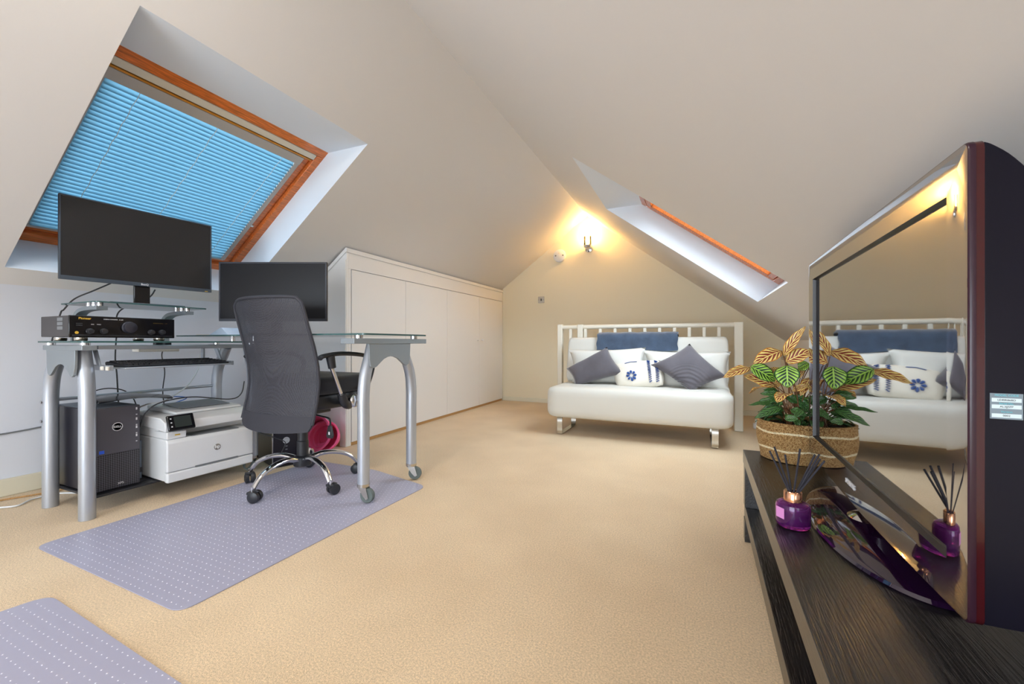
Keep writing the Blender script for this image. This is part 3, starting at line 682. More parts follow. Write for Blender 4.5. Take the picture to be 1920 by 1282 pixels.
text('badge_lettering', 'DELL', 0.0135, M['silver_print'], frame_M((0.0005, 0.088, 0.295), (0, 1, 0), (0, 0, 1)), t1, world=False, font_bold=True)
text('model_lettering', 'XPS', 0.014, M['silver_print'], frame_M((0.0005, 0.10, 0.025), (0, 1, 0), (0, 0, 1)), t1, world=False)
MB().box((0.0, 0.022, 0.178), (0.001, 0.040, 0.193)).build('processor_sticker', M['blue_label'], t1)
b = MB()
for k, z in enumerate((0.365, 0.34, 0.315, 0.29, 0.275, 0.25, 0.235, 0.21)): b.box((0, 0.158, z), (0.001, 0.164, z+(0.004 if k % 2 else 0.012)))
b.build('front_port', M['silver_print'], t1)
q = P(512, 879, h=0.0)
t2 = empty('computer_tower', (q.x, q.y, 0.0), math.radians(-20), 'black computer tower with a ringed badge on the carpet behind the office chair', 'computer')
MB().box((-0.38, 0.002, 0.004), (-0.012, 0.173, 0.378)).build('case', M['pc_side'], t2, bevel=0.003)
MB().box((-0.012, 0, 0.002), (0, 0.175, 0.24)).build('front_panel', M['pc_side'], t2, bevel=0.003)
MB().box((-0.012, 0, 0.242), (0.002, 0.175, 0.38)).build('drive_panel', M['black_gl'], t2, bevel=0.004)
MB().box((-0.013, -0.0035, 0.002), (0.001, -0.0005, 0.38)).build('silver_edge', M['chrome'], t2)
b = MB(); b.rings([[(x, 0.075+q_*math.cos(k*PI/16), 0.165+q_*math.sin(k*PI/16)) for k in range(32)] for x, q_ in ((0.0, rr), (0.001, rr), (0.001, rr-0.0028), (0.0, rr-0.0028))]); b.build('badge_ring', M['silver_print'], t2)
text('badge_lettering', 'DELL', 0.0135, M['silver_print'], frame_M((0.0005, 0.075, 0.165), (0, 1, 0), (0, 0, 1)), t2, world=False, font_bold=True)
b = MB()
for z in (0.125, 0.105): b.box((0, 0.07, z), (0.001, 0.082, z+0.006))
b.build('front_port', M['grey_pl'], t2)

t = empty('backup_power_unit', (-2.6, 1.16, 0.0865), label='small blue-grey power unit between the tall tower and the white printer', cat='power unit')
MB().box((-2.86, 1.121, 0.087), (-2.56, 1.153, 0.285)).build('case', M['ups'], t, True, bevel=0.004)
MB().box((-2.5605, 1.123, 0.125), (-2.5575, 1.151, 0.150)).build('display_strip', M['black_pl'], t, True)
MB().box((-2.70, 1.120, 0.0866), (-2.53, 1.1535, 0.094)).build('base', M['black_pl'], t, True)

# ---------------------------------------------------------------- printer
pr0 = empty('printer', (-2.35, 1.157, 0.0865), math.radians(-3), 'white multifunction laser printer under the desk', 'printer')  # local: x<=0 depth, y width
pw, pd = 0.415, 0.42
MB().box((-pd, 0.006, 0.004), (-0.02, pw-0.006, 0.215)).build('body', M['white_pl'], pr0, bevel=0.008, bseg=3)
fd = MB(); fd.prism([(-0.03, 0.055), (0, 0.055), (0, 0.20), (-0.012, 0.215), (-0.03, 0.215)], 0.0, pw, 'y'); fd.build('front_door', M['white_pl'], pr0, bevel=0.006, bseg=3)
tr = MB().box((-0.03, 0.0, 0.003), (0.001, pw, 0.0525)).build('paper_tray', M['white_pl'], pr0, bevel=0.008, bseg=3)
MB().box((0.0, 0.12, 0.054), (0.003, 0.33, 0.062)).build('tray_grip', M['grey_pl'], tr, bevel=0.001)
MB().box((-pd+0.01, 0.004, 0.216), (-0.10, pw-0.004, 0.275)).build('output_housing', M['white_pl'], pr0, bevel=0.005)
MB().box((-0.10, 0.11, 0.214), (-0.008, 0.34, 0.2175)).build('output_tray', M['grey_pl'], pr0, bevel=0.001)
b = MB(); b.box((-0.13, 0.002, 0.216), (-0.006, 0.085, 0.252)); b.build('usb_pillar', M['white_pl'], pr0, bevel=0.004)
MB().box((-0.0065, 0.035, 0.232), (-0.0045, 0.057, 0.238)).build('usb_port', M['gold'], pr0)
sc_ = MB(); sc_.prism([(-pd, 0.276), (-0.012, 0.254), (-0.008, 0.275), (-0.012, 0.298), (-0.06, 0.318), (-pd, 0.322)], -0.004, pw+0.004, 'y'); sc_.build('scanner_unit', M['white_pl'], pr0, bevel=0.004)
b = MB(); b.prism([(-pd+0.02, 0.323), (-0.10, 0.320), (-0.10, 0.332), (-pd+0.02, 0.350)], 0.08, pw-0.01, 'y'); b.build('document_feeder', M['white_pl'], pr0, bevel=0.004)
b = MB(); b.prism([(-0.36, 0.3505), (-0.16, 0.3385), (-0.16, 0.342), (-0.36, 0.354)], 0.13, pw-0.04, 'y'); b.build('feeder_tray', M['grey_pl'], pr0, bevel=0.001)
MP = Matrix.Translation((0.0, 0.050, 0.297)) @ Matrix.Rotation(math.radians(-22), 4, 'Y')
b = MB(MP); b.box((-0.008, -0.050, -0.040), (0.006, 0.066, 0.038)); cp = b.build('control_panel', M['black_gl'], pr0, bevel=0.006, bseg=3)
b = MB(MP); b.box((0.006, -0.022, -0.026), (0.0068, 0.05, 0.028)); b.build('touch_screen', mat('touch_screen', (52, 58, 56), 0.15), cp)
b = MB(MP)
for z in (-0.02, 0, 0.02): b.box((0.006, -0.038, z-0.003), (0.007, -0.032, z+0.003))
b.build('touch_key', M['silver_print'], cp)
b = MB(); b.lathe([(0.0165, 0), (0.0165, 0.0012), (0.0001, 0.0012)], (0.0, 0.225, 0.135), 'x', 32); bd = b.build('badge', M['brushed'], pr0)
text('badge_lettering', 'hp', 0.026, M['white_pl'], frame_M((0.0018, 0.225, 0.137), (0, 1, 0), (0, 0, 1)), bd, world=False, font_bold=True)

# black curved tray lying across tower and printer
b = MB(); rs_ = []
for i in range(13):
    t_ = i/12; y = 0.985+t_*0.30; z = 0.478+0.018*math.sin(t_*PI)+0.012*(1-t_)**2
    wv = 0.055+0.03*math.sin(t_*PI)
    rs_.append([(-2.66-wv, y, z+0.014), (-2.66, y, z+0.020), (-2.58, y, z+0.018), (-2.55+0.03*math.sin(t_*PI), y, z+0.006), (-2.56, y, z), (-2.66-wv, y, z)])
b.rings(rs_); o = b.build('keyboard_case', M['black_gl'], bevel=0.002); tag(o, 'curved glossy black case lying on top of the tall charcoal tower', 'case')

# pink collapsible bowls behind the chair
def bowl(label, c, dirv, R, grp):
    t = empty('pink_bowl', c, 0, label, 'bowl', grp)
    q = Vector(dirv).to_track_quat('Z', 'Y').to_matrix().to_4x4()
    t.rotation_euler = q.to_euler()
    pr = [(0.001, -0.09), (R*0.62, -0.09), (R*0.66, -0.06), (R*0.76, -0.055), (R*0.80, -0.02), (R*0.90, -0.015), (R*0.93, 0.02), (R, 0.022), (R, 0.028), (R*0.90, 0.026), (R*0.87, -0.010), (R*0.77, -0.014), (R*0.73, -0.050), (R*0.63, -0.054), (R*0.60, -0.084), (0.001, -0.084)]
    MB().lathe(pr, (0, 0, 0), 'z', 40).build('bowl_shell', M['pink'], t)
    return t
bowl('bright pink plastic bowl standing on its rim, opening towards the room', (-2.475, 2.125, 0.135), (0.30, -0.93, 0.12), 0.132, 'pink bowls beside the cupboard')
bowl('bright pink plastic bowl tipped behind another pink bowl by the cupboard', (-2.425, 2.165, 0.102), (0.35, -0.9, 0.35), 0.112, 'pink bowls beside the cupboard')

# ---------------------------------------------------------------- office chair (faces +Y)
CX, CY = -1.985, 1.62
ch = empty('office_chair', (CX, CY, 0), label='black mesh back office chair on a chrome star base', cat='office chair')
bp = [(0.34, 1.420), (0.40, 1.435), (0.48, 1.455), (0.57, 1.468), (0.66, 1.462), (0.76, 1.440), (0.86, 1.410), (0.95, 1.385), (0.99, 1.375), (1.005, 1.371)]
def backpt(t, s):
    """t 0..1 up, s -1..1 across"""
    z = 0.34+t*0.665
    for i in range(len(bp)-1):
        if bp[i][0] <= z <= bp[i+1][0]+1e-6:
            k = (z-bp[i][0])/(bp[i+1][0]-bp[i][0]); y = bp[i][1]*(1-k)+bp[i+1][1]*k; break
    hw = 0.262
    if t > 0.93: hw -= 0.045*((t-0.93)/0.07)**2
    if t < 0.06: hw -= 0.02*((0.06-t)/0.06)**2
    hw *= (1-0.10*max(0, t-0.55))
    return Vector((-1.972+s*hw, y-0.055*(1-s*s)+0.02, z-0.012*(1-s*s)*(1 if t < .1 else 0)))
def patch(b, t0, t1, n, m, off=0.0, th=0.004):
    g = []
    for side in (0, 1):
        g.append([[b._v(backpt(t0+(t1-t0)*i/n, -1+2*j/m)+Vector((0, off+side*th, 0))) for j in range(m+1)] for i in range(n+1)])
    for i in range(n):
        for j in range(m):
            b.face([g[0][i][j], g[0][i][j+1], g[0][i+1][j+1], g[0][i+1][j]]); b.face([g[1][i][j], g[1][i+1][j], g[1][i+1][j+1], g[1][i][j+1]])
    for i in range(n):
        b.face([g[0][i][0], g[0][i+1][0], g[1][i+1][0], g[1][i][0]]); b.face([g[0][i][m], g[1][i][m], g[1][i+1][m], g[0][i+1][m]])
    for j in range(m):
        b.face([g[0][0][j], g[1][0][j], g[1][0][j+1], g[0][0][j+1]]); b.face([g[0][n][j], g[0][n][j+1], g[1][n][j+1], g[1][n][j]])
b = MB(); patch(b, 0.10, 0.995, 26, 14); b.build('backrest_mesh', M['mesh'], ch, True)
M['band'] = mat('charcoal_band', (54, 54, 62), 0.7, bump=0.2, bscale=400)
b = MB(); patch(b, 0.0, 0.115, 4, 14, -0.003, 0.010); b.build('lower_band', M['band'], ch, True)
loop = [backpt(0.05+0.94*i/24, -1) for i in range(25)]+[backpt(0.995, -1+2*i/12) for i in range(1, 12)]+[backpt(0.99-0.94*i/24, 1) for i in range(25)]
MB().tube(loop, 0.0085, 8).build('back_frame', M['band'], ch, True)
b = MB(); b.box((-2.03, 1.47, 0.40), (-1.94, 1.52, 0.44)); b.tube(spline([(-1.985, 1.46, 0.62), (-1.985, 1.475, 0.50), (-1.985, 1.50, 0.41), (-1.985, 1.60, 0.395)]), 0.022, 8, flat=0.6); b.build('back_support', M['black_pl'], ch, True, bevel=0.004)
def slab(x0, x1, y0, y1, z0, z1, r, dome=0.0, n=14):
    """rounded cushion"""
    b = MB(); rs_ = []
    pts = []
    for k in range(40):
        a = 2*PI*k/40; ca, sa = math.cos(a), math.sin(a); e = 0.35
        pts.append((math.copysign(abs(ca)**e, ca), math.copysign(abs(sa)**e, sa)))
    cx, cy, hx, hy = (x0+x1)/2, (y0+y1)/2, (x1-x0)/2, (y1-y0)/2; hz = (z1-z0)/2; cz = (z0+z1)/2
    for i in range(n+1):
        a = -PI/2+PI*i/n; ins = r*(1-abs(math.cos(a))**0.6); z = cz+hz*math.copysign(abs(math.sin(a))**0.7, math.sin(a))
        rs_.append([(cx+p[0]*(hx-ins), cy+p[1]*(hy-ins), z) for p in pts])
    for q in (0.7, 0.35):
        rs_.append([(cx+p[0]*(hx-r)*q, cy+p[1]*(hy-r)*q, z1+dome*(1-q*q)) for p in pts])
    b.rings(rs_); return b
slab(-2.235, -1.735, 1.485, 1.93, 0.505, 0.600, 0.05, 0.012).build('seat_cushion', M['fabric_blk'], ch, True)
slab(-2.22, -1.75, 1.50, 1.91, 0.425, 0.515, 0.05).build('seat_shell', M['black_pl'], ch, True)
for s in (-1, 1):
    xx = -1.985+s*(0.295 if s > 0 else 0.262)
    arm = MB().tube(spline([(xx, 1.475, 0.700), (xx, 1.50, 0.712), (xx, 1.60, 0.722), (xx, 1.72, 0.716), (xx, 1.80, 0.700), (xx, 1.838, 0.664), (xx, 1.83, 0.61), (xx, 1.795, 0.54), (xx-s*0.015, 1.76, 0.485), (xx-s*0.03, 1.70, 0.465)]), [0.014]*9+[0.021]*27+[0.020]*9+[0.018]*28 if False else 0.018, 12, flat=0.62).build('armrest', M['black_pl'], ch, True)
    MB().tube([(xx, 1.548, 0.655), (xx-s*0.004, 1.622, 0.495)], 0.0105, 12).build('arm_strut', M['chrome'], arm, True)
    MB().tube([(xx, 1.540, 0.712), (xx, 1.553, 0.650)], [0.022, 0.019], 14).build('strut_sleeve', M['black_pl'], arm, True)
    MB().tube(spline([(xx-s*0.004, 1.618, 0.51), (xx-s*0.006, 1.64, 0.46), (xx-s*0.03, 1.69, 0.44), (xx-s*0.06, 1.72, 0.44)]), 0.023, 12).build('arm_bracket', M['black_pl'], arm, True)
    MB().lathe([(0.034, 0), (0.036, s*0.006), (0.030, s*0.014), (0.001, s*0.016)], (xx-s*0.012, 1.715, 0.462), 'x', 24).build('arm_disc', M['chrome'], arm, True)
MB().box((-2.07, 1.54, 0.385), (-1.90, 1.74, 0.424)).build('mechanism', M['black_pl'], ch, True, bevel=0.008)
MB().lathe([(0.030, 0.15), (0.030, 0.235), (0.026, 0.24), (0.026, 0.33), (0.014, 0.335), (0.014, 0.386)], (CX, CY, 0), 'z', 28).build('gas_column', M['black_pl'], ch, True)
MB().lathe([(0.040, 0.10), (0.046, 0.105), (0.046, 0.15), (0.033, 0.158)], (CX, CY, 0), 'z', 28).build('hub', M['black_pl'], ch, True)
lv = MB().tube(spline([(-1.92, 1.60, 0.40), (-1.80, 1.58, 0.392), (-1.735, 1.57, 0.388), (-1.72, 1.568, 0.372), (-1.718, 1.565, 0.345)]), 0.0045, 8).build('tilt_lever', M['black_pl'], ch, True)
b = MB(); b.prism([(-1.728, 0.352), (-1.708, 0.352), (-1.694, 0.300), (-1.701, 0.286), (-1.735, 0.286), (-1.742, 0.300)], 1.560, 1.570, 'y'); b.build('lever_paddle', M['black_pl'], lv, True, bevel=0.003)
MB().box((-1.723, 1.5585, 0.305), (-1.713, 1.5598, 0.320)).build('lever_print', M['silver_print'], lv, True)
for k, dg in enumerate((-86, -14, 58, 130, 202)):
    a = math.radians(dg); d = Vector((math.cos(a), math.sin(a), 0)); c = Vector((CX, CY, 0))
    pts = [c+d*0.03+Vector((0,0,0.135)), c+d*0.10+Vector((0,0,0.155)), c+d*0.18+Vector((0,0,0.148)), c+d*0.25+Vector((0,0,0.118)), c+d*0.295+Vector((0,0,0.068))]
    sp = spline(pts, 6)
    MB().tube(sp, [0.021-0.007*i/(len(sp)-1) for i in range(len(sp))], 12, flat=0.72).build('base_leg', M['chrome'], ch, True)
    e = empty('chair_caster', (0, 0, 0)); e.parent = ch; e.location = d*0.30; e.rotation_euler = (0, 0, a+random.uniform(-0.9, 0.9)+2.2)
    MB().tube([(0, 0, 0.052), (0, 0, 0.078)], 0.008, 10).build('caster_stem', M['chrome'], e)
    b = MB()
    for s in (-1, 1): b.lathe([(0.001, s*0.004), (0.026, s*0.004), (0.0275, s*0.010), (0.0265, s*0.022), (0.014, s*0.027), (0.001, s*0.027)], (0.014, 0, 0.0325), 'y', 24)
    b.build('caster_wheel', M['black_pl'], e)
    b = MB(); pr = [(-0.018, 0.034), (-0.016, 0.054), (0.0, 0.062), (0.018, 0.064), (0.034, 0.056)]
    b.prism([(-0.018, 0.03), (-0.018, 0.05), (-0.004, 0.062), (0.016, 0.066), (0.036, 0.056), (0.02, 0.045), (0.0, 0.036)], -0.0035, 0.0035, 'y'); b.box((-0.016, -0.022, 0.045), (0.006, 0.022, 0.058))
    b.build('caster_hood', M['black_pl'], e, bevel=0.003)

# ---------------------------------------------------------------- cables, desk oddments
def cable(name, pts, r, m, label, cat='cable', n=8):
    o = MB().tube(spline(pts, n), r, 8).build(name, m); return tag(o, label, cat)
pt = lambda u, v, X: P(u, v, X=X)
cable('monitor_cable', [pt(208, 531, -2.66), pt(175, 545, -2.71), pt(140, 560, -2.82), pt(120, 580, -2.86), pt(112, 592, -2.88), (-2.9, .93, .70), (-2.9, .95, .52), (-2.93, .98, .30)], 0.0035, M['black_pl'], 'black cable arching from the raised monitor down past the amplifier')
cable('power_cable', [pt(291, 543, -2.70), pt(276, 560, -2.72), (-2.87, 1.19, 0.95), (-2.895, 1.19, 0.84), (-2.90, 1.185, 0.7), (-2.895, 1.19, 0.6), (-2.90, 1.2, 0.42)], 0.0035, M['black_pl'], 'black cable dropping behind the amplifier and keyboard tray')
cable('power_cable', [(-2.98, 1.45, 0.74), (-2.98, 1.44, 0.70), (-2.97, 1.45, 0.6), (-2.95, 1.43, 0.48), (-2.9, 1.42, 0.36)], 0.003, M['black_pl'], 'thin black cable hanging from the power strip behind the keyboard')
cable('network_cable', [pt(375, 664, -2.9), pt(372, 690, -2.9), pt(352, 722, -2.78), pt(320, 745, -2.62), pt(300, 754, -2.55), (-2.62, 1.18, 0.45), (-2.9, 1.15, 0.33)], 0.0035, M['white_pl'], 'white cable slanting down from the desk to the printer')
cable('network_cable', [pt(265, 742, -2.86), pt(285, 745, -2.86), pt(320, 743, -2.87), pt(350, 746, -2.9), (-2.93, 1.45, 0.40)], 0.003, M['blue'], 'blue network cable running behind the printer')
cable('cream_cable', [(-2.60, .953, .765), (-2.60, .957, .66), (-2.605, .955, .58), (-2.64, .97, .49)], 0.0025, M['offwhite_pl'], 'cream wire hanging beside the keyboard tray clip')
cable('black_wire', [(-2.57, .945, .765), (-2.565, .94, .66), (-2.575, .943, .58), (-2.61, .975, .485)], 0.003, M['black_pl'], 'black wire hanging beside the keyboard tray clip')
cable('printer_cable', [pt(262, 800, -2.53), pt(272, 775, -2.45), pt(300, 755, -2.42), pt(360, 744, -2.42), pt(430, 748, -2.45), pt(452, 738, -2.5), pt(458, 715, -2.6)], 0.003, M['black_pl'], 'black cable lying over the top of the white printer')
cable('looped_cable', [(-2.89, 1.0, .40), (-2.88, 1.05, .50), (-2.86, 1.12, .535), (-2.86, 1.2, .52), (-2.87, 1.25, .47), (-2.89, 1.28, .40)], 0.003, M['black_pl'], 'black cable looping over the desk stretcher')
cable('wall_cable', [(XL+0.006, 0.30, 0.40), (XL+0.006, 0.66, 0.325), (XL+0.006, 0.86, 0.318), (XL+0.006, 1.1, 0.34), (XL+0.006, 1.3, 0.36)], 0.004, M['grey_pl'], 'grey cable clipped along the white wall left of the desk')
cable('floor_cable', [P(-60, 955, h=0.006), P(5, 951, h=0.006), P(35, 947, h=0.006), P(62, 935, h=0.006), P(110, 925, h=0.006), P(150, 924, h=0.006)], 0.004, M['white_pl'], 'white cable lying on the carpet by the left desk leg')
cable('floor_cable', [P(-60, 950, h=0.006), P(10, 936, h=0.006), P(60, 928, h=0.006), P(120, 917, h=0.006)], 0.004, M['bare_wood'], 'brown cable lying along the foot of the left wall')
cable('chair_side_cable', [pt(462, 780, -2.40), pt(475, 800, -2.36), pt(490, 812, -2.33), pt(520, 822, -2.28), pt(535, 830, -2.25), pt(528, 848, -2.25)], 0.003, M['black_pl'], 'thin black cable curving from the printer to the floor tower')
o = MB().box((-2.95, 1.10, 0.513), (-2.865, 1.145, 0.53)).build('network_plug', M['yellow'], bevel=0.003); tag(o, 'yellow plug lying among the cables above the tower', 'plug')
o.location = P(258, 741, X=-2.78)+Vector((0, 0, -0.002)); o.scale = (0.7, 1, 0.7)
t = empty('power_strip', (-2.93, 1.42, 0.70), label='white power strip seen under the desk glass against the wall', cat='power strip')
MB().box((-3.02, 1.31, 0.725), (-2.95, 1.52, 0.755)).build('strip_body', M['offwhite_pl'], t, True, bevel=0.004)
MB().box((-2.995, 1.40, 0.7555), (-2.965, 1.44, 0.785)).build('plug', M['black_pl'], t, True, bevel=0.004)
MB().box((-2.995, 1.45, 0.7555), (-2.965, 1.485, 0.78)).build('plug', M['black_pl'], t, True, bevel=0.004)
t = empty('wall_socket', (XL, 1.55, 0.80), label='white double wall socket above the desk behind the glass', cat='socket')
MB().box((XL+0.001, 1.52, 0.765), (XL+0.012, 1.67, 0.85)).build('socket_plate', M['offwhite_pl'], t, True, bevel=0.003)
MB().box((XL+0.012, 1.61, 0.80), (XL+0.035, 1.645, 0.83)).build('plug', M['black_pl'], t, True, bevel=0.004)
# papers/tablet on the return glass, beside the chair
o = MB(); o.prism([(-2.62, 0.8245), (-2.44, 0.8245), (-2.50, 0.866), (-2.51, 0.866)], 1.50, 1.70, 'y'); o = o.build('document_wallet', mat('pale_blue_card', (190, 205, 225), 0.5), bevel=0.001); tag(o, 'pale blue folded wallet on the glass desk left of the chair back', 'document')
o = MB().box((-2.78, 1.52, 0.8245), (-2.64, 1.62, 0.829)).build('note_pad', M['pale_alu']); tag(o, 'small pale note pad on the glass by the black monitor', 'note pad')

# ---------------------------------------------------------------- white bed headboard behind the futon
HY = 4.125
hb = empty('bed_headboard', (-0.45, HY, 0), label='white slatted bed headboard standing behind the white futon', cat='headboard')
for (x0, x1, zt, zb) in ((-1.295, -1.245, 0.967, 0.001), (-1.085, -1.030, 0.962, 0.60), (0.325, 0.395, 0.960, 0.001)):
    MB().box((x0, HY-0.03, zb), (x1, HY+0.03, zt)).build('post', M['bedwhite'], hb, True, bevel=0.006)
b = MB(); b.tube([(-1.245, HY, 0.937), (0.325, HY, 0.937)], 0.022, 14); b.build('top_rail', M['bedwhite'], hb, True)
for k in range(13):
    u = 1070+27.8*k; p = P(u, 640, Y=HY)
    if abs(p.x+1.06) < 0.04 or p.x > 0.31: continue
    MB().box((p.x-0.014, HY-0.012, 0.31), (p.x+0.014, HY+0.012, 0.925)).build('slat', M['bedwhite'], hb, True, bevel=0.003)
MB().box((-1.245, HY-0.02, 0.24), (0.325, HY+0.02, 0.31)).build('bottom_rail', M['bedwhite'], hb, True, bevel=0.004)
MB().box((-1.245, HY-0.012, 0.14), (0.325, HY+0.012, 0.16)).build('lower_bar', M['bedwhite'], hb, True, bevel=0.003)

# ---------------------------------------------------------------- futon sofa
fu = empty('futon_sofa', (-0.45, 3.65, 0), label='white two seat futon sofa on chrome loop feet', cat='sofa')
def loft(secs, x0, x1, nx=28, endr=0.08, sag=0.0, wob=0.0):
    b = MB(); rs_ = []; c = Vector((sum(p[0] for p in secs)/len(secs), sum(p[1] for p in secs)/len(secs)))
    for i in range(nx+1):
        t = i/nx; x = x0+(x1-x0)*(0.5-0.5*math.cos(PI*t)); dd = min(x-x0, x1-x)
        k = 1 if dd > endr else 0.0+1.0*math.sqrt(max(0, 1-(1-dd/endr)**2))
        k = 0.72+0.28*k
        rs_.append([(x, c.x+(p[0]-c.x)*(1-(1-k)*0.7)+wob*math.sin(x*9+j), c.y+(p[1]-c.y)*k+wob*math.sin(x*7+j*2.1)) for j, p in enumerate(secs)])
    b.rings(rs_); return b
def roundsec(poly, r, n=5): return rnd(poly, r, n)
sec = rnd([(3.31, 0.140), (4.02, 0.21), (4.02, 0.41), (3.315, 0.408)], 0.075)
loft(sec, -1.155, 0.265, 30, 0.10, wob=0.0012).build('seat_mattress', M['futon'], fu, True, ang=60)
sec = rnd([(3.875, 0.40), (4.02, 0.40), (4.078, 0.83), (3.965, 0.83)], 0.05)
loft(sec, -1.14, 0.27, 30, 0.025, wob=0.001).build('back_mattress', M['futon'], fu, True, ang=60)
MB().box((-1.10, 3.40, 0.165), (0.20, 3.99, 0.195)).build('frame', M['steel'], fu, True, bevel=0.003)
for xx in (-1.041, 0.143):
    pts = spline([(xx, 3.45, 0.175), (xx, 3.39, 0.165), (xx, 3.362, 0.13), (xx, 3.36, 0.06), (xx, 3.362, 0.02), (xx, 3.39, 0.006), (xx, 3.60, 0.005), (xx, 3.76, 0.006), (xx, 3.795, 0.03), (xx, 3.80, 0.10), (xx, 3.79, 0.17)], 5)
    b = MB(); rr_ = []; n = len(pts)
    for i, p in enumerate(pts):
        t_ = (pts[min(i+1, n-1)]-pts[max(i-1, 0)]).normalized(); nn = Vector((0, -t_.z, t_.y))*0.004
        rr_.append([(p.x-0.022, p.y+nn.y, p.z+nn.z), (p.x+0.022, p.y+nn.y, p.z+nn.z), (p.x+0.022, p.y-nn.y, p.z-nn.z), (p.x-0.022, p.y-nn.y, p.z-nn.z)])
    b.rings(rr_); b.build('foot', M['brushed'], fu, True)

# throw over the futon back
b = MB(); x0, x1 = P(1121, 640, Y=3.97).x, P(1271, 640, Y=3.97).x; n, m = 26, 34
path = [(3.925, 0.705), (3.935, 0.74), (3.945, 0.78), (3.950, 0.82), (3.965, 0.846), (4.00, 0.858), (4.04, 0.858), (4.077, 0.848), (4.09, 0.82), (4.088, 0.74), (4.085, 0.64)]
path = [(p.y, p.z) for p in spline([(0, a, c) for a, c in path], 4)]
g = []
for side in (0, 1):
    rows = []
    for i, (py, pz) in enumerate(path):
        row = []
        for j in range(n+1):
            x = x0+(x1-x0)*j/n; w = 0.004*math.sin(j*0.9+i*0.25)+0.003*math.sin(j*2.3+i*0.6)
            k = 0.016*side; sy = (-1 if i < len(path)*0.55 else 1)
            top = math.exp(-((i-22)/9)**2)
            row.append(b._v((x+0.004*math.sin(i*0.7), py-(k+w)*(1-top)*(1 if i < 22 else -0.3)-0.003, pz+(k+w*0.5)*top+(0.006*math.sin(j*0.5) if i < 2 else 0)+0.003)))
        rows.append(row)
    g.append(rows)
R = len(path)
for i in range(R-1):
    for j in range(n):
        b.face([g[0][i][j], g[0][i][j+1], g[0][i+1][j+1], g[0][i+1][j]]); b.face([g[1][i][j], g[1][i+1][j], g[1][i+1][j+1], g[1][i][j+1]])
for i in range(R-1):
    for j in (0, n): b.face([g[0][i][j], g[0][i+1][j], g[1][i+1][j], g[1][i][j]])
for j in range(n):
    for i in (0, R-1): b.face([g[0][i][j], g[0][i][j+1], g[1][i][j+1], g[1][i][j]])
o = b.build('throw_blanket', M['throw'], ang=80); tag(o, 'slate blue fleece throw folded over the middle of the futon back', 'throw')

# pillows from four corners: TL, TR, BR, BL
def pillow(name, cs, th, m, label, cat, n=18, pinch=0.10, seed=0, puff=1.0, wrinkle=0.003):
    cs = [Vector(c) for c in cs]; rnd_ = random.Random(seed); b = MB()
    nn = (cs[1]-cs[0]).cross(cs[3]-cs[0]).normalized()
    if nn.y > 0: nn = -nn
    ph = [rnd_.uniform(0, 6) for _ in range(6)]
    def pos(a, c, side):
        a2, c2 = 2*a-1, 2*c-1
        pa = a2*(1-pinch*(1-abs(a2)**1.0)*0-pinch*(1-c2*c2)*abs(a2)**2); pc = c2*(1-pinch*(1-a2*a2)*abs(c2)**2)
        A, Cc = (pa+1)/2, (pc+1)/2
        p = (cs[0]*(1-A)+cs[1]*A)*(1-Cc)+(cs[3]*(1-A)+cs[2]*A)*Cc
        f = (max(0, 1-a2**4)*max(0, 1-c2**4))**0.55
        w = wrinkle*(math.sin(9*a+ph[0]+3*c)+math.sin(11*c+ph[1]-4*a)+math.sin(17*a+13*c+ph[2]))*f
        return p+nn*side*(th/2*f*puff+w*0.6*(side))
    g = {}
    for s in (1, -1):
        for i in range(n+1):
            for j in range(n+1):
                if s == -1 and (i in (0, n) or j in (0, n)): g[s, i, j] = g[1, i, j]
                else: g[s, i, j] = b._v(pos(j/n, i/n, s))
    for s in (1, -1):
        for i in range(n):
            for j in range(n): b.face([g[s, i, j], g[s, i, j+1], g[s, i+1, j+1], g[s, i+1, j]])
    o = b.build(name, m, ang=100); tag(o, label, cat)
    return o, pos
Y_ = lambda u, v, Y: P(u, v, Y=Y)
pillow('pillow', [Y_(1066, 655, 3.85), Y_(1211, 651, 3.85), Y_(1213, 722, 3.78), Y_(1072, 720, 3.78)], 0.13, M['pillow'], 'white rectangular pillow propped at the left end of the futon', 'pillow', seed=1)
pillow('pillow', [Y_(1206, 656, 3.85), Y_(1371, 659, 3.85), Y_(1369, 734, 3.76), Y_(1212, 727, 3.78)], 0.13, M['pillow'], 'white rectangular pillow propped at the right end of the futon', 'pillow', seed=2)
pillow('cushion', [Y_(1062, 691, 3.72), Y_(1138, 650, 3.745), Y_(1172, 700, 3.66), Y_(1078, 724, 3.62)], 0.11, M['velvet'], 'grey velvet cushion tilted at the left end of the futon', 'cushion', seed=3, wrinkle=0.002)
for o_ in C.objects:
    if o_.name.startswith('pillow'): o_['group'] = 'white pillows on the futon'
    if o_.name.startswith('cushion'): o_['group'] = 'velvet cushions on the futon'
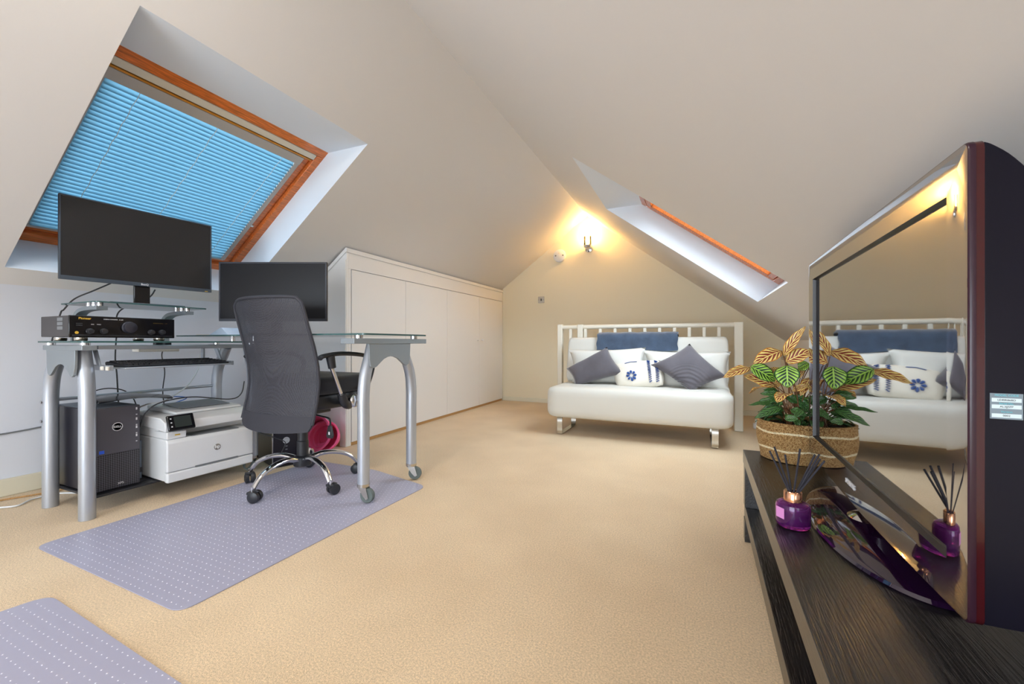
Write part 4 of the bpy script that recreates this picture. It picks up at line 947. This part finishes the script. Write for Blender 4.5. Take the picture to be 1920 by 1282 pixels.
def ripples():
    m = M['velvet'].copy(); m.name = 'grey_velvet_rippled'; nt = m.node_tree; N = nt.nodes; L = nt.links; b = N['Principled BSDF']
    tc = N.new('ShaderNodeTexCoord'); mp = N.new('ShaderNodeMapping'); L.new(tc.outputs['Object'], mp.inputs[0])
    w = N.new('ShaderNodeTexWave'); w.wave_type = 'RINGS'; w.rings_direction = 'SPHERICAL'; w.inputs['Scale'].default_value = 15; w.inputs['Distortion'].default_value = 1.2; w.inputs['Detail Scale'].default_value = 1.0
    L.new(mp.outputs[0], w.inputs[0])
    d = N.new('ShaderNodeVectorMath'); d.operation = 'LENGTH'; L.new(mp.outputs[0], d.inputs[0])
    fl = N.new('ShaderNodeMapRange'); fl.inputs[1].default_value = 0.24; fl.inputs[2].default_value = 0.15; L.new(d.outputs['Value'], fl.inputs[0])
    mu = N.new('ShaderNodeMath'); mu.operation = 'MULTIPLY'; L.new(w.outputs['Fac'], mu.inputs[0]); L.new(fl.outputs[0], mu.inputs[1])
    bp = N.new('ShaderNodeBump'); bp.inputs['Strength'].default_value = 0.6; bp.inputs['Distance'].default_value = 0.009; L.new(mu.outputs[0], bp.inputs['Height']); L.new(bp.outputs[0], b.inputs['Normal']); return m
pillow('cushion', [Y_(1219, 684, 3.67), Y_(1293, 644, 3.75), Y_(1364, 706, 3.63), Y_(1296, 736, 3.56)], 0.11, ripples(), 'grey velvet cushion with ripple creases at the right end of the futon', 'cushion', seed=4, wrinkle=0.002)[0]['group'] = 'velvet cushions on the futon'
o, pos = pillow('cushion', [Y_(1152, 684, 3.755), Y_(1238, 676, 3.755), Y_(1243, 722, 3.62), Y_(1160, 729, 3.62)], 0.13, mat('linen_cushion', (234, 228, 214), 0.85, bump=0.3, bscale=30), 'small white cushion embroidered with a blue flower between the grey cushions', 'cushion', seed=5, wrinkle=0.002, pinch=-0.10)
b = MB()
def srf(a, c): return pos(a, c, 1)+Vector((0, -0.006, 0.003))
for zx in (0.755, 0.90):
    k = 26
    pts = [srf(zx+(0.028 if i % 2 else -0.028), 0.10+0.82*i/k) for i in range(k+1)]
    b.tube(pts, 0.0045, 5)
fc = (0.36, 0.66)
for k in range(8):
    a = k*PI/4; r0, r1 = 0.035, 0.115
    p0 = srf(fc[0]+r0*math.cos(a), fc[1]+r0*1.7*math.sin(a)); p1 = srf(fc[0]+r1*math.cos(a), fc[1]+r1*1.7*math.sin(a))
    b.tube([p0, p0.lerp(p1, 0.35), p0.lerp(p1, 0.75), p1], [0.002, 0.008, 0.011, 0.003], 8)
b.tube([srf(0.25, 0.13), srf(0.38, 0.09), srf(0.52, 0.12)], 0.003, 5)
b.build('embroidery', M['navy'], o, True)

# ---------------------------------------------------------------- heater, plugs by the right wall
t = empty('panel_heater', (0.80, 4.3, 0), label='white panel heater on the low right wall behind the plant', cat='heater')
MB().box((0.775, 4.00, 0.20), (0.855, 4.75, 0.70)).build('heater_body', M['offwhite_pl'], t, True, bevel=0.008)
b = MB()
for k in range(5): b.box((0.7735, 4.04, 0.62+k*0.012), (0.776, 4.71, 0.626+k*0.012))
b.build('heater_vent', M['grey_pl'], t, True)
MB().box((0.845, 4.1, 0.10), (0.8585, 4.2, 0.22)).build('wall_bracket', M['offwhite_pl'], t, True)
p = P(1423, 800, h=0.02)
t = empty('socket_adaptor', (p.x, p.y, 0), label='white plug adaptor on the carpet beside the headboard post', cat='adaptor')
MB().box((p.x-0.045, p.y-0.03, 0.002), (p.x+0.045, p.y+0.03, 0.05)).build('adaptor_body', M['white_pl'], t, True, bevel=0.008)
MB().box((p.x-0.03, p.y-0.025, 0.0505), (p.x+0.0, p.y+0.02, 0.085)).build('plug', M['white_pl'], t, True, bevel=0.006)
MB().box((p.x+0.012, p.y-0.034, 0.012), (p.x+0.035, p.y-0.0305, 0.035)).build('rocker', M['ups'], t, True)

# ---------------------------------------------------------------- TV bench
BO = Vector((0.181, 1.891, 0)); br = math.radians(-1.1)
bn = empty('tv_bench', BO, br, 'low black-brown television bench with a lower shelf', 'tv bench')
BL, BD = 1.49, 0.55      # local: x 0..BD, y 0..-BL
MB().box((0, -BL, 0.30), (BD, 0, 0.35)).build('bench_top', M['bench'], bn, bevel=0.0012)
MB().box((0.004, -BL+0.004, 0.085), (BD-0.004, -0.004, 0.135)).build('lower_shelf', M['bench'], bn, bevel=0.0012)
for x in (0.002, BD-0.052):
    for y in (-0.052, -BL+0.002):
        o = MB().box((x, y, 0.135), (x+0.05, y+0.05, 0.30)); o.box((x, y, 0.001), (x+0.05, y+0.05, 0.085)); o.build('leg', M['bench'], bn, bevel=0.0012)

# ---------------------------------------------------------------- television
BT = 0.3505
ta = math.radians(-1.85)
tl = Vector((0.329, 0.736, 0)); tr_ = Vector((0.360, 1.703, 0)); tcn = (tl+tr_)/2
tv = empty('television', (tcn.x, tcn.y, BT), math.atan2((tr_-tl).y, (tr_-tl).x)-PI/2, 'large glossy flat screen television on an oval stand', 'television')
TW = (tr_-tl).length          # local: y along width (near = -), x = depth away from the viewer side
z0, z1 = 0.408-BT, 1.046-BT
def rp(inset, x, cr=0.012, dip=0.014):
    w = TW/2-inset; zb, zt = z0+inset*1.1, z1-inset; pts = []
    r = max(cr-inset, 0.0015); dp = dip*max(0, 1-inset/0.058)
    for (cy, cz, a0) in ((w-r, zt-r, 0), (-w+r, zt-r, PI/2), (-w+r, zb+r, PI)):
        for k in range(5): a = a0+k*PI/8; pts.append((x, cy+r*math.cos(a), cz+r*math.sin(a)))
    for k in range(1, 20):
        t_ = k/20; pts.append((x, -w+r+(2*w-2*r)*t_, zb-dp*math.sin(PI*t_)))
    for k in range(5): a = 3*PI/2+k*PI/8; pts.append((x, w-r+r*math.cos(a), zb+r+r*math.sin(a)))
    return pts
b = MB()
b.rings([rp(0.0025, 0.0005), rp(0.012, 0.0), rp(0.057, 0.001)], cap=False)
b.build('bezel', M['tvgloss'], tv, ang=25)
MB().rings([rp(0.0, 0.008), rp(0.0, 0.003), rp(0.0008, 0.0014), rp(0.0025, 0.0005)], cap=False).build('outer_edge', mat('plum_edge', (48, 22, 36), 0.25, spec=0.4), tv)
MB().rings([rp(0.057, 0.001), rp(0.0575, 0.003), rp(0.0600, 0.010), rp(0.0625, 0.0104)], cap=False).build('inner_lip', mat('dark_lip', (16, 12, 18), 0.35), tv)
MB().rings([rp(0.0005, 0.008), rp(0.0005, 0.016), rp(0.012, 0.018)], cap=False).build('ruby_edge', M['redplastic'], tv)
b = MB(); w = TW/2-0.0605; b.box((0.0102, -w, z0+0.0665), (0.0142, w, z1-0.0605)); b.build('screen', M['tvscreen'], tv)
b = MB(); prof = [(0.017, z1-0.004), (0.026, z1-0.010), (0.045, z1-0.030), (0.068, z1-0.068), (0.088, z1-0.13), (0.098, z1-0.22), (0.10, z0+0.20), (0.10, z0+0.06), (0.085, z0+0.016), (0.06, z0+0.006), (0.017, z0+0.004)]
prof = [(p.x, p.z) for p in spline([(a, 0, c) for a, c in prof], 4)]
b.prism(prof, -TW/2+0.004, TW/2-0.004, 'y'); b.build('rear_casing', M['tvback'], tv, bevel=0.002)
b = MB(); b.lathe([(1e-4, 0)], (0, 0, 0)) if False else None
rr_ = []
for (q, z) in ((0.99, 0.0), (1.0, 0.003), (0.985, 0.009), (0.93, 0.012), (0.55, 0.017), (0.2, 0.020), (0.001, 0.020)):
    rr_.append([(0.045+0.135*q*math.cos(k*2*PI/72), -0.03+0.305*q*math.sin(k*2*PI/72), z) for k in range(72)])
b.rings(rr_); b.build('stand_base', M['standgloss'], tv)
b = MB(); b.lathe([(0.055, 0.018), (0.045, 0.024), (0.022, 0.032), (0.018, 0.05), (0.018, 0.085)], (0.045, 0, 0), 'z', 32); b.build('stand_neck', M['chrome'], tv)
text('brand_lettering', 'SAMSUNG', 0.0155, M['silver_print'], frame_M((-0.0006, 0.02, z0+0.030), (0, -1, 0), (0, 0, 1)), tv, world=False, depth=0.0006, font_bold=True)
zz = P(1868, 760, Y=0.74).z-BT; b = MB()
b.box((0.022, -TW/2+0.0032, zz-0.017), (0.052, -TW/2+0.0042, zz+0.016)); lb = b.build('rating_label', M['cyan'], tv)
b = MB()
for k in (-0.0125, -0.001, 0.0075): b.box((0.0235, -TW/2+0.0029, zz+k-0.0025), (0.0505, -TW/2+0.0033, zz+k+0.0025))
b.build('label_field', M['rwall_lab'], lb)
for k, s in ((0.0135, 'MODEL CODE'), (0.0075, 'LE40R86BD'), (0.003, 'Serial No.'), (-0.001, 'AL3JJ5FP'), (-0.0075, 'Version'), (-0.0125, '0002')):
    text('label_lettering', s, 0.0034, M['black_pl'] if k in (0.0075, -0.001, -0.0125) else M['cyan_ink'], frame_M((0.037, -TW/2+0.0028, zz+k), (1, 0, 0), (0, 0, 1)), lb, world=False, depth=0.0001)
MB().lathe([(0.008, 0), (0.006, -0.006), (0.001, -0.007)], (0.07, -TW/2+0.004, z0+0.03), 'y', 12).build('side_screw', M['chrome'], tv)

# ---------------------------------------------------------------- reed diffuser
p = Vector((0.2125, 1.150, BT))
t = empty('reed_diffuser', p, 0, 'purple glass reed diffuser with a copper collar on the television bench', 'diffuser')
M['purple'] = mat('purple_glass', (176, 60, 190), 0.03, trans=0.9, ior=1.45)
MB().lathe([(0.001, 0.001), (0.031, 0.001), (0.0342, 0.005), (0.0350, 0.015), (0.0350, 0.045), (0.033, 0.053), (0.027, 0.057), (0.018, 0.058), (0.016, 0.060), (0.014, 0.060), (0.016, 0.055), (0.029, 0.050), (0.0310, 0.044), (0.0310, 0.012), (0.029, 0.009), (0.001, 0.009)], (0, 0, 0), 'z', 48).build('bottle', M['purple'], t)
MB().lathe([(0.017, 0.058), (0.0185, 0.059), (0.0185, 0.080), (0.017, 0.082), (0.009, 0.082), (0.009, 0.075)], (0, 0, 0), 'z', 32).build('collar', M['copper'], t)
MB().lathe([(0.001, 0.0095), (0.0285, 0.0095), (0.0302, 0.013), (0.0302, 0.026), (0.001, 0.026)], (0, 0, 0), 'z', 32).build('perfume_oil', mat('violet_oil', (90, 20, 110), 0.05, trans=0.6, ior=1.36), t)
lb = MB().prism([(-0.011, 0.022), (0.011, 0.022), (0.011, 0.046), (-0.011, 0.046)], -0.0001, 0.0004, 'y').build('bottle_label', mat('mauve_label', (214, 140, 205), 0.4), t)
lb.location = Vector((-0.0350*math.sin(math.radians(55)), -0.0350*math.cos(math.radians(55)), 0)); lb.rotation_euler = (0, 0, math.radians(-55))
for (u, v) in ((1443, 845), (1452, 838), (1472, 852), (1500, 842), (1528, 852), (1536, 852), (1546, 864), (1538, 860)):
    d = P(u, v, Y=1.150+random.uniform(-0.05, 0.05))-p
    base = Vector((-d.x*0.08, -d.y*0.08, 0.052))
    MB().tube([base, d], 0.0021, 8).build('reed', M['reed'], t)

# ---------------------------------------------------------------- plant in woven basket
PC = Vector((0.338, 1.823, BT))
pl = empty('potted_plant', PC, 0, 'striped leaf prayer plant in a woven basket at the far end of the bench', 'plant')
rs_ = []; rows = 34; HB = 0.140
def brad(t): return 0.103+0.014*math.sin(min(1, t*1.1)*PI*0.62)
b = MB(); seg = 72
prof = []
for i in range(rows*3+1):
    t_ = i/(rows*3); prof.append((brad(t_)+0.0012*math.sin(i*2*PI/3*1.0+1), t_*HB))
inner = [(brad(t_)-0.008, t_*HB) for t_ in (1.0, 0.9, 0.8)]
rings = []
for (r, z) in prof+inner:
    rings.append([((r+0.0015*math.sin(3*a+z*60))*math.cos(a), (r+0.0015*math.sin(3*a+z*60))*math.sin(a), z+0.0015*math.sin(2*a)+0.001) for a in [2*PI*k/seg for k in range(seg)]])
b.rings(rings)
for f in b.bm.faces:
    c = f.calc_center_median(); aa = math.atan2(c.y, c.x)
    if math.hypot(c.x, c.y) > 0.1:
        for zc in (0.045, 0.106):
            if abs(c.z-zc-0.0025*math.sin(5*aa+zc*40)) < 0.0034: f.material_index = 1
b.build('basket', [M['basket'], M['basket_white']], pl, ang=70)
MB().lathe([(0.001, 0.118), (0.112, 0.118), (0.112, 0.120), (0.06, 0.124), (0.001, 0.126)], (0, 0, 0), 'z', 32).build('soil', M['soil'], pl)
def leaf_mesh(items, name, m):
    bm = bmesh.new(); uvl = bm.loops.layers.uv.new('UVMap')
    for (base, tip, wid, up, arc, fold) in items:
        base, tip = Vector(base), Vector(tip); ax = tip-base; Ln = ax.length; ax.normalize()
        up = Vector(up); side = ax.cross(up).normalized(); up = side.cross(ax).normalized()
        n, k = 12, 6; g = []
        for i in range(n+1):
            t_ = i/n; w = wid/2*(math.sin(PI*min(1, t_**0.80))**0.75)*(1 if t_ < 0.97 else 0.4); row = []
            if i in (0, n): w = 0.0008
            c = base+ax*Ln*t_+up*arc*math.sin(PI*t_)*Ln-up*abs(arc)*0.6*t_*t_*Ln
            for j in range(k+1):
                s = -1+2*j/k
                row.append(bm.verts.new(c+side*s*w+up*(fold*abs(s)*w+0.0025*math.sin(t_*16+s*3)*abs(s))))
            g.append(row)
        for i in range(n):
            for j in range(k):
                f = bm.faces.new([g[i][j], g[i][j+1], g[i+1][j+1], g[i+1][j]]); f.smooth = True
                for l, (ii, jj) in zip(f.loops, ((i, j), (i, j+1), (i+1, j+1), (i+1, j))): l[uvl].uv = (ii/n, -1+2*jj/k)
    me = bpy.data.meshes.new(name); bm.transform(wm(pl).inverted()); bm.to_mesh(me); bm.free(); me.materials.append(m)
    o = bpy.data.objects.new(name, me); C.objects.link(o); o.parent = pl
    s_ = o.modifiers.new('thick', 'SOLIDIFY'); s_.thickness = 0.0008; return o
zs = lambda x, y: (1340+x/2.671, 580+y/2.671)
cam_dir = Vector((-0.25, -0.9, 0.35))
def L_(b0, t0, w, dy0=0.0, dy1=0.0, up=(-0.2, -0.85, 0.5), arc=0.06, fold=0.25):
    bu = zs(*b0); tu = zs(*t0)
    return (P(*bu, Y=1.80+dy0), P(*tu, Y=1.80+dy1), w/2.671*0.00203, up, arc, fold)
yel = [L_((345, 232), (452, 84), 46, 0, -.03), L_((335, 208), (193, 272), 78, 0.02, -.02), L_((356, 262), (492, 205), 74, 0, -.02), L_((178, 292), (44, 338), 52, 0, -.06),
       L_((300, 380), (148, 330), 62, 0.03, 0.0), L_((335, 318), (268, 300), 40, .04, .03), L_((470, 380), (384, 408), 34, -.02, .0), L_((500, 250), (640, 270), 90, .05, .06), L_((520, 330), (680, 330), 70, .05, .04),
       L_((330, 370), (262, 402), 30, .05, .03), L_((440, 300), (420, 345), 30, .04, .0), L_((480, 340), (430, 430), 44, .03, -0.02)]
# leaves on the side facing the screen and the wall, seen mirrored in the television
for (a, rr, zb, ln) in ((0.2, 0.05, 0.27, 0.13), (0.9, 0.05, 0.25, 0.14), (1.7, 0.05, 0.28, 0.14), (2.5, 0.06, 0.25, 0.12), (-2.2, .03, .24, .09)):
    d = Vector((math.cos(a), math.sin(a), 0)); yel.append((PC+d*rr+Vector((0, 0, zb)), PC+d*(rr+ln*0.9)+Vector((0, 0, zb-0.02)), 0.055, (0, 0, 1), 0.12, 0.2))
leaf_mesh(yel, 'yellow_leaves', M['leaf_yellow'])['label'] = 'yellow leaves with rust stripes'
grn = [L_((180, 284), (306, 358), 78, -.04, -.03), L_((362, 280), (366, 392), 104, -.05, -.07, (-0.3, -0.95, 0.1), 0.02), L_((472, 270), (416, 300), 54, -.01, .0), L_((540, 360), (690, 290), 90, .0, .03)]
for (a, rr, zb, ln) in ((0.5, 0.05, 0.20, 0.12), (1.3, 0.05, 0.21, 0.12), (2.1, 0.05, 0.19, 0.12), (-0.3, .02, .22, .08)):
    d = Vector((math.cos(a), math.sin(a), 0)); grn.append((PC+d*rr+Vector((0, 0, zb)), PC+d*(rr+ln*0.9)+Vector((0, 0, zb-0.01)), 0.055, (0, 0, 1), 0.12, 0.2))
leaf_mesh(grn, 'green_leaves', M['leaf_green'])
drk = [L_((330, 425), (228, 420), 36), L_((320, 410), (245, 402), 28, .02), L_((300, 470), (172, 476), 22, 0, -.05), L_((320, 448), (205, 470), 34), L_((340, 490), (200, 542), 40, -.02, -.05), L_((320, 480), (238, 500), 34), L_((345, 500), (250, 520), 36), L_((350, 545), (420, 548), 34, -.11, -.125), L_((420, 450), (480, 520), 44), L_((400, 430), (470, 480), 44), L_((360, 430), (420, 470), 40), L_((330, 440), (300, 500), 40, .02), L_((380, 500), (460, 530), 40, -.03, -.06), L_((440, 500), (400, 540), 34, -.06, -.09)]
for k in range(30):
    a = random.uniform(-PI, PI); zb = random.uniform(0.13, 0.19); ln = random.uniform(0.07, 0.12); d = Vector((math.cos(a), math.sin(a), 0))
    if d.y < -0.75 and abs(d.x) < 0.6: ln *= 0.5
    if d.x > 0.05 and d.y < 0: ln *= 0.45
    drk.append((PC+d*0.035+Vector((0, 0, zb)), PC+d*(0.03+ln)+Vector((0, 0, zb+random.uniform(-0.03, 0.02))), random.uniform(0.016, 0.026), (0, 0, 1), 0.14, 0.3))
leaf_mesh(drk, 'lower_leaves', M['leaf_dark'])
b = MB()
for (bs, tp, w, up, arc, fo) in yel+grn+drk[:14]:
    root = PC+Vector((random.uniform(-0.03, 0.03), random.uniform(-0.03, 0.03), 0.12)); bs = Vector(bs)
    mid = root.lerp(bs, 0.5); mid.z = root.z+(bs.z-root.z)*0.62; mid.x = root.x+(bs.x-root.x)*0.35; mid.y = root.y+(bs.y-root.y)*0.35
    b.tube(spline([root, mid, bs], 5), 0.0016, 6)
b.build('stems', M['stem'], pl, True)

# ---------------------------------------------------------------- repeated small parts become parts of their own
def loose(o):
    bm = bmesh.new(); bm.from_mesh(o.data); bm.verts.ensure_lookup_table(); seen = set(); comps = []
    for v in bm.verts:
        if v.index in seen: continue
        st = [v]; comp = set()
        while st:
            q = st.pop()
            if q.index in comp: continue
            comp.add(q.index); st += [e.other_vert(q) for e in q.link_edges]
        seen |= comp; comps.append(comp)
    bm.free()
    if len(comps) < 2: return
    src = o.data
    for i, comp in enumerate(comps):
        bm = bmesh.new(); bm.from_mesh(src); bm.verts.ensure_lookup_table()
        bmesh.ops.delete(bm, geom=[v for v in bm.verts if v.index not in comp], context='VERTS')
        me = src.copy(); bm.to_mesh(me); bm.free()
        if i == 0: o.data = me
        else:
            c = o.copy(); c.data = me; C.objects.link(c)
for o in list(C.objects):
    if o.type == 'MESH' and o.name.split('.')[0] in ('side_channel', 'bolt', 'front_port', 'sensor_port', 'glass_spacer', 'foot', 'side_vent', 'push_button', 'touch_key', 'screw', 'label_field', 'heater_vent', 'cable_clip', 'caster_wheel', 'ladder_cord'):
        loose(o)
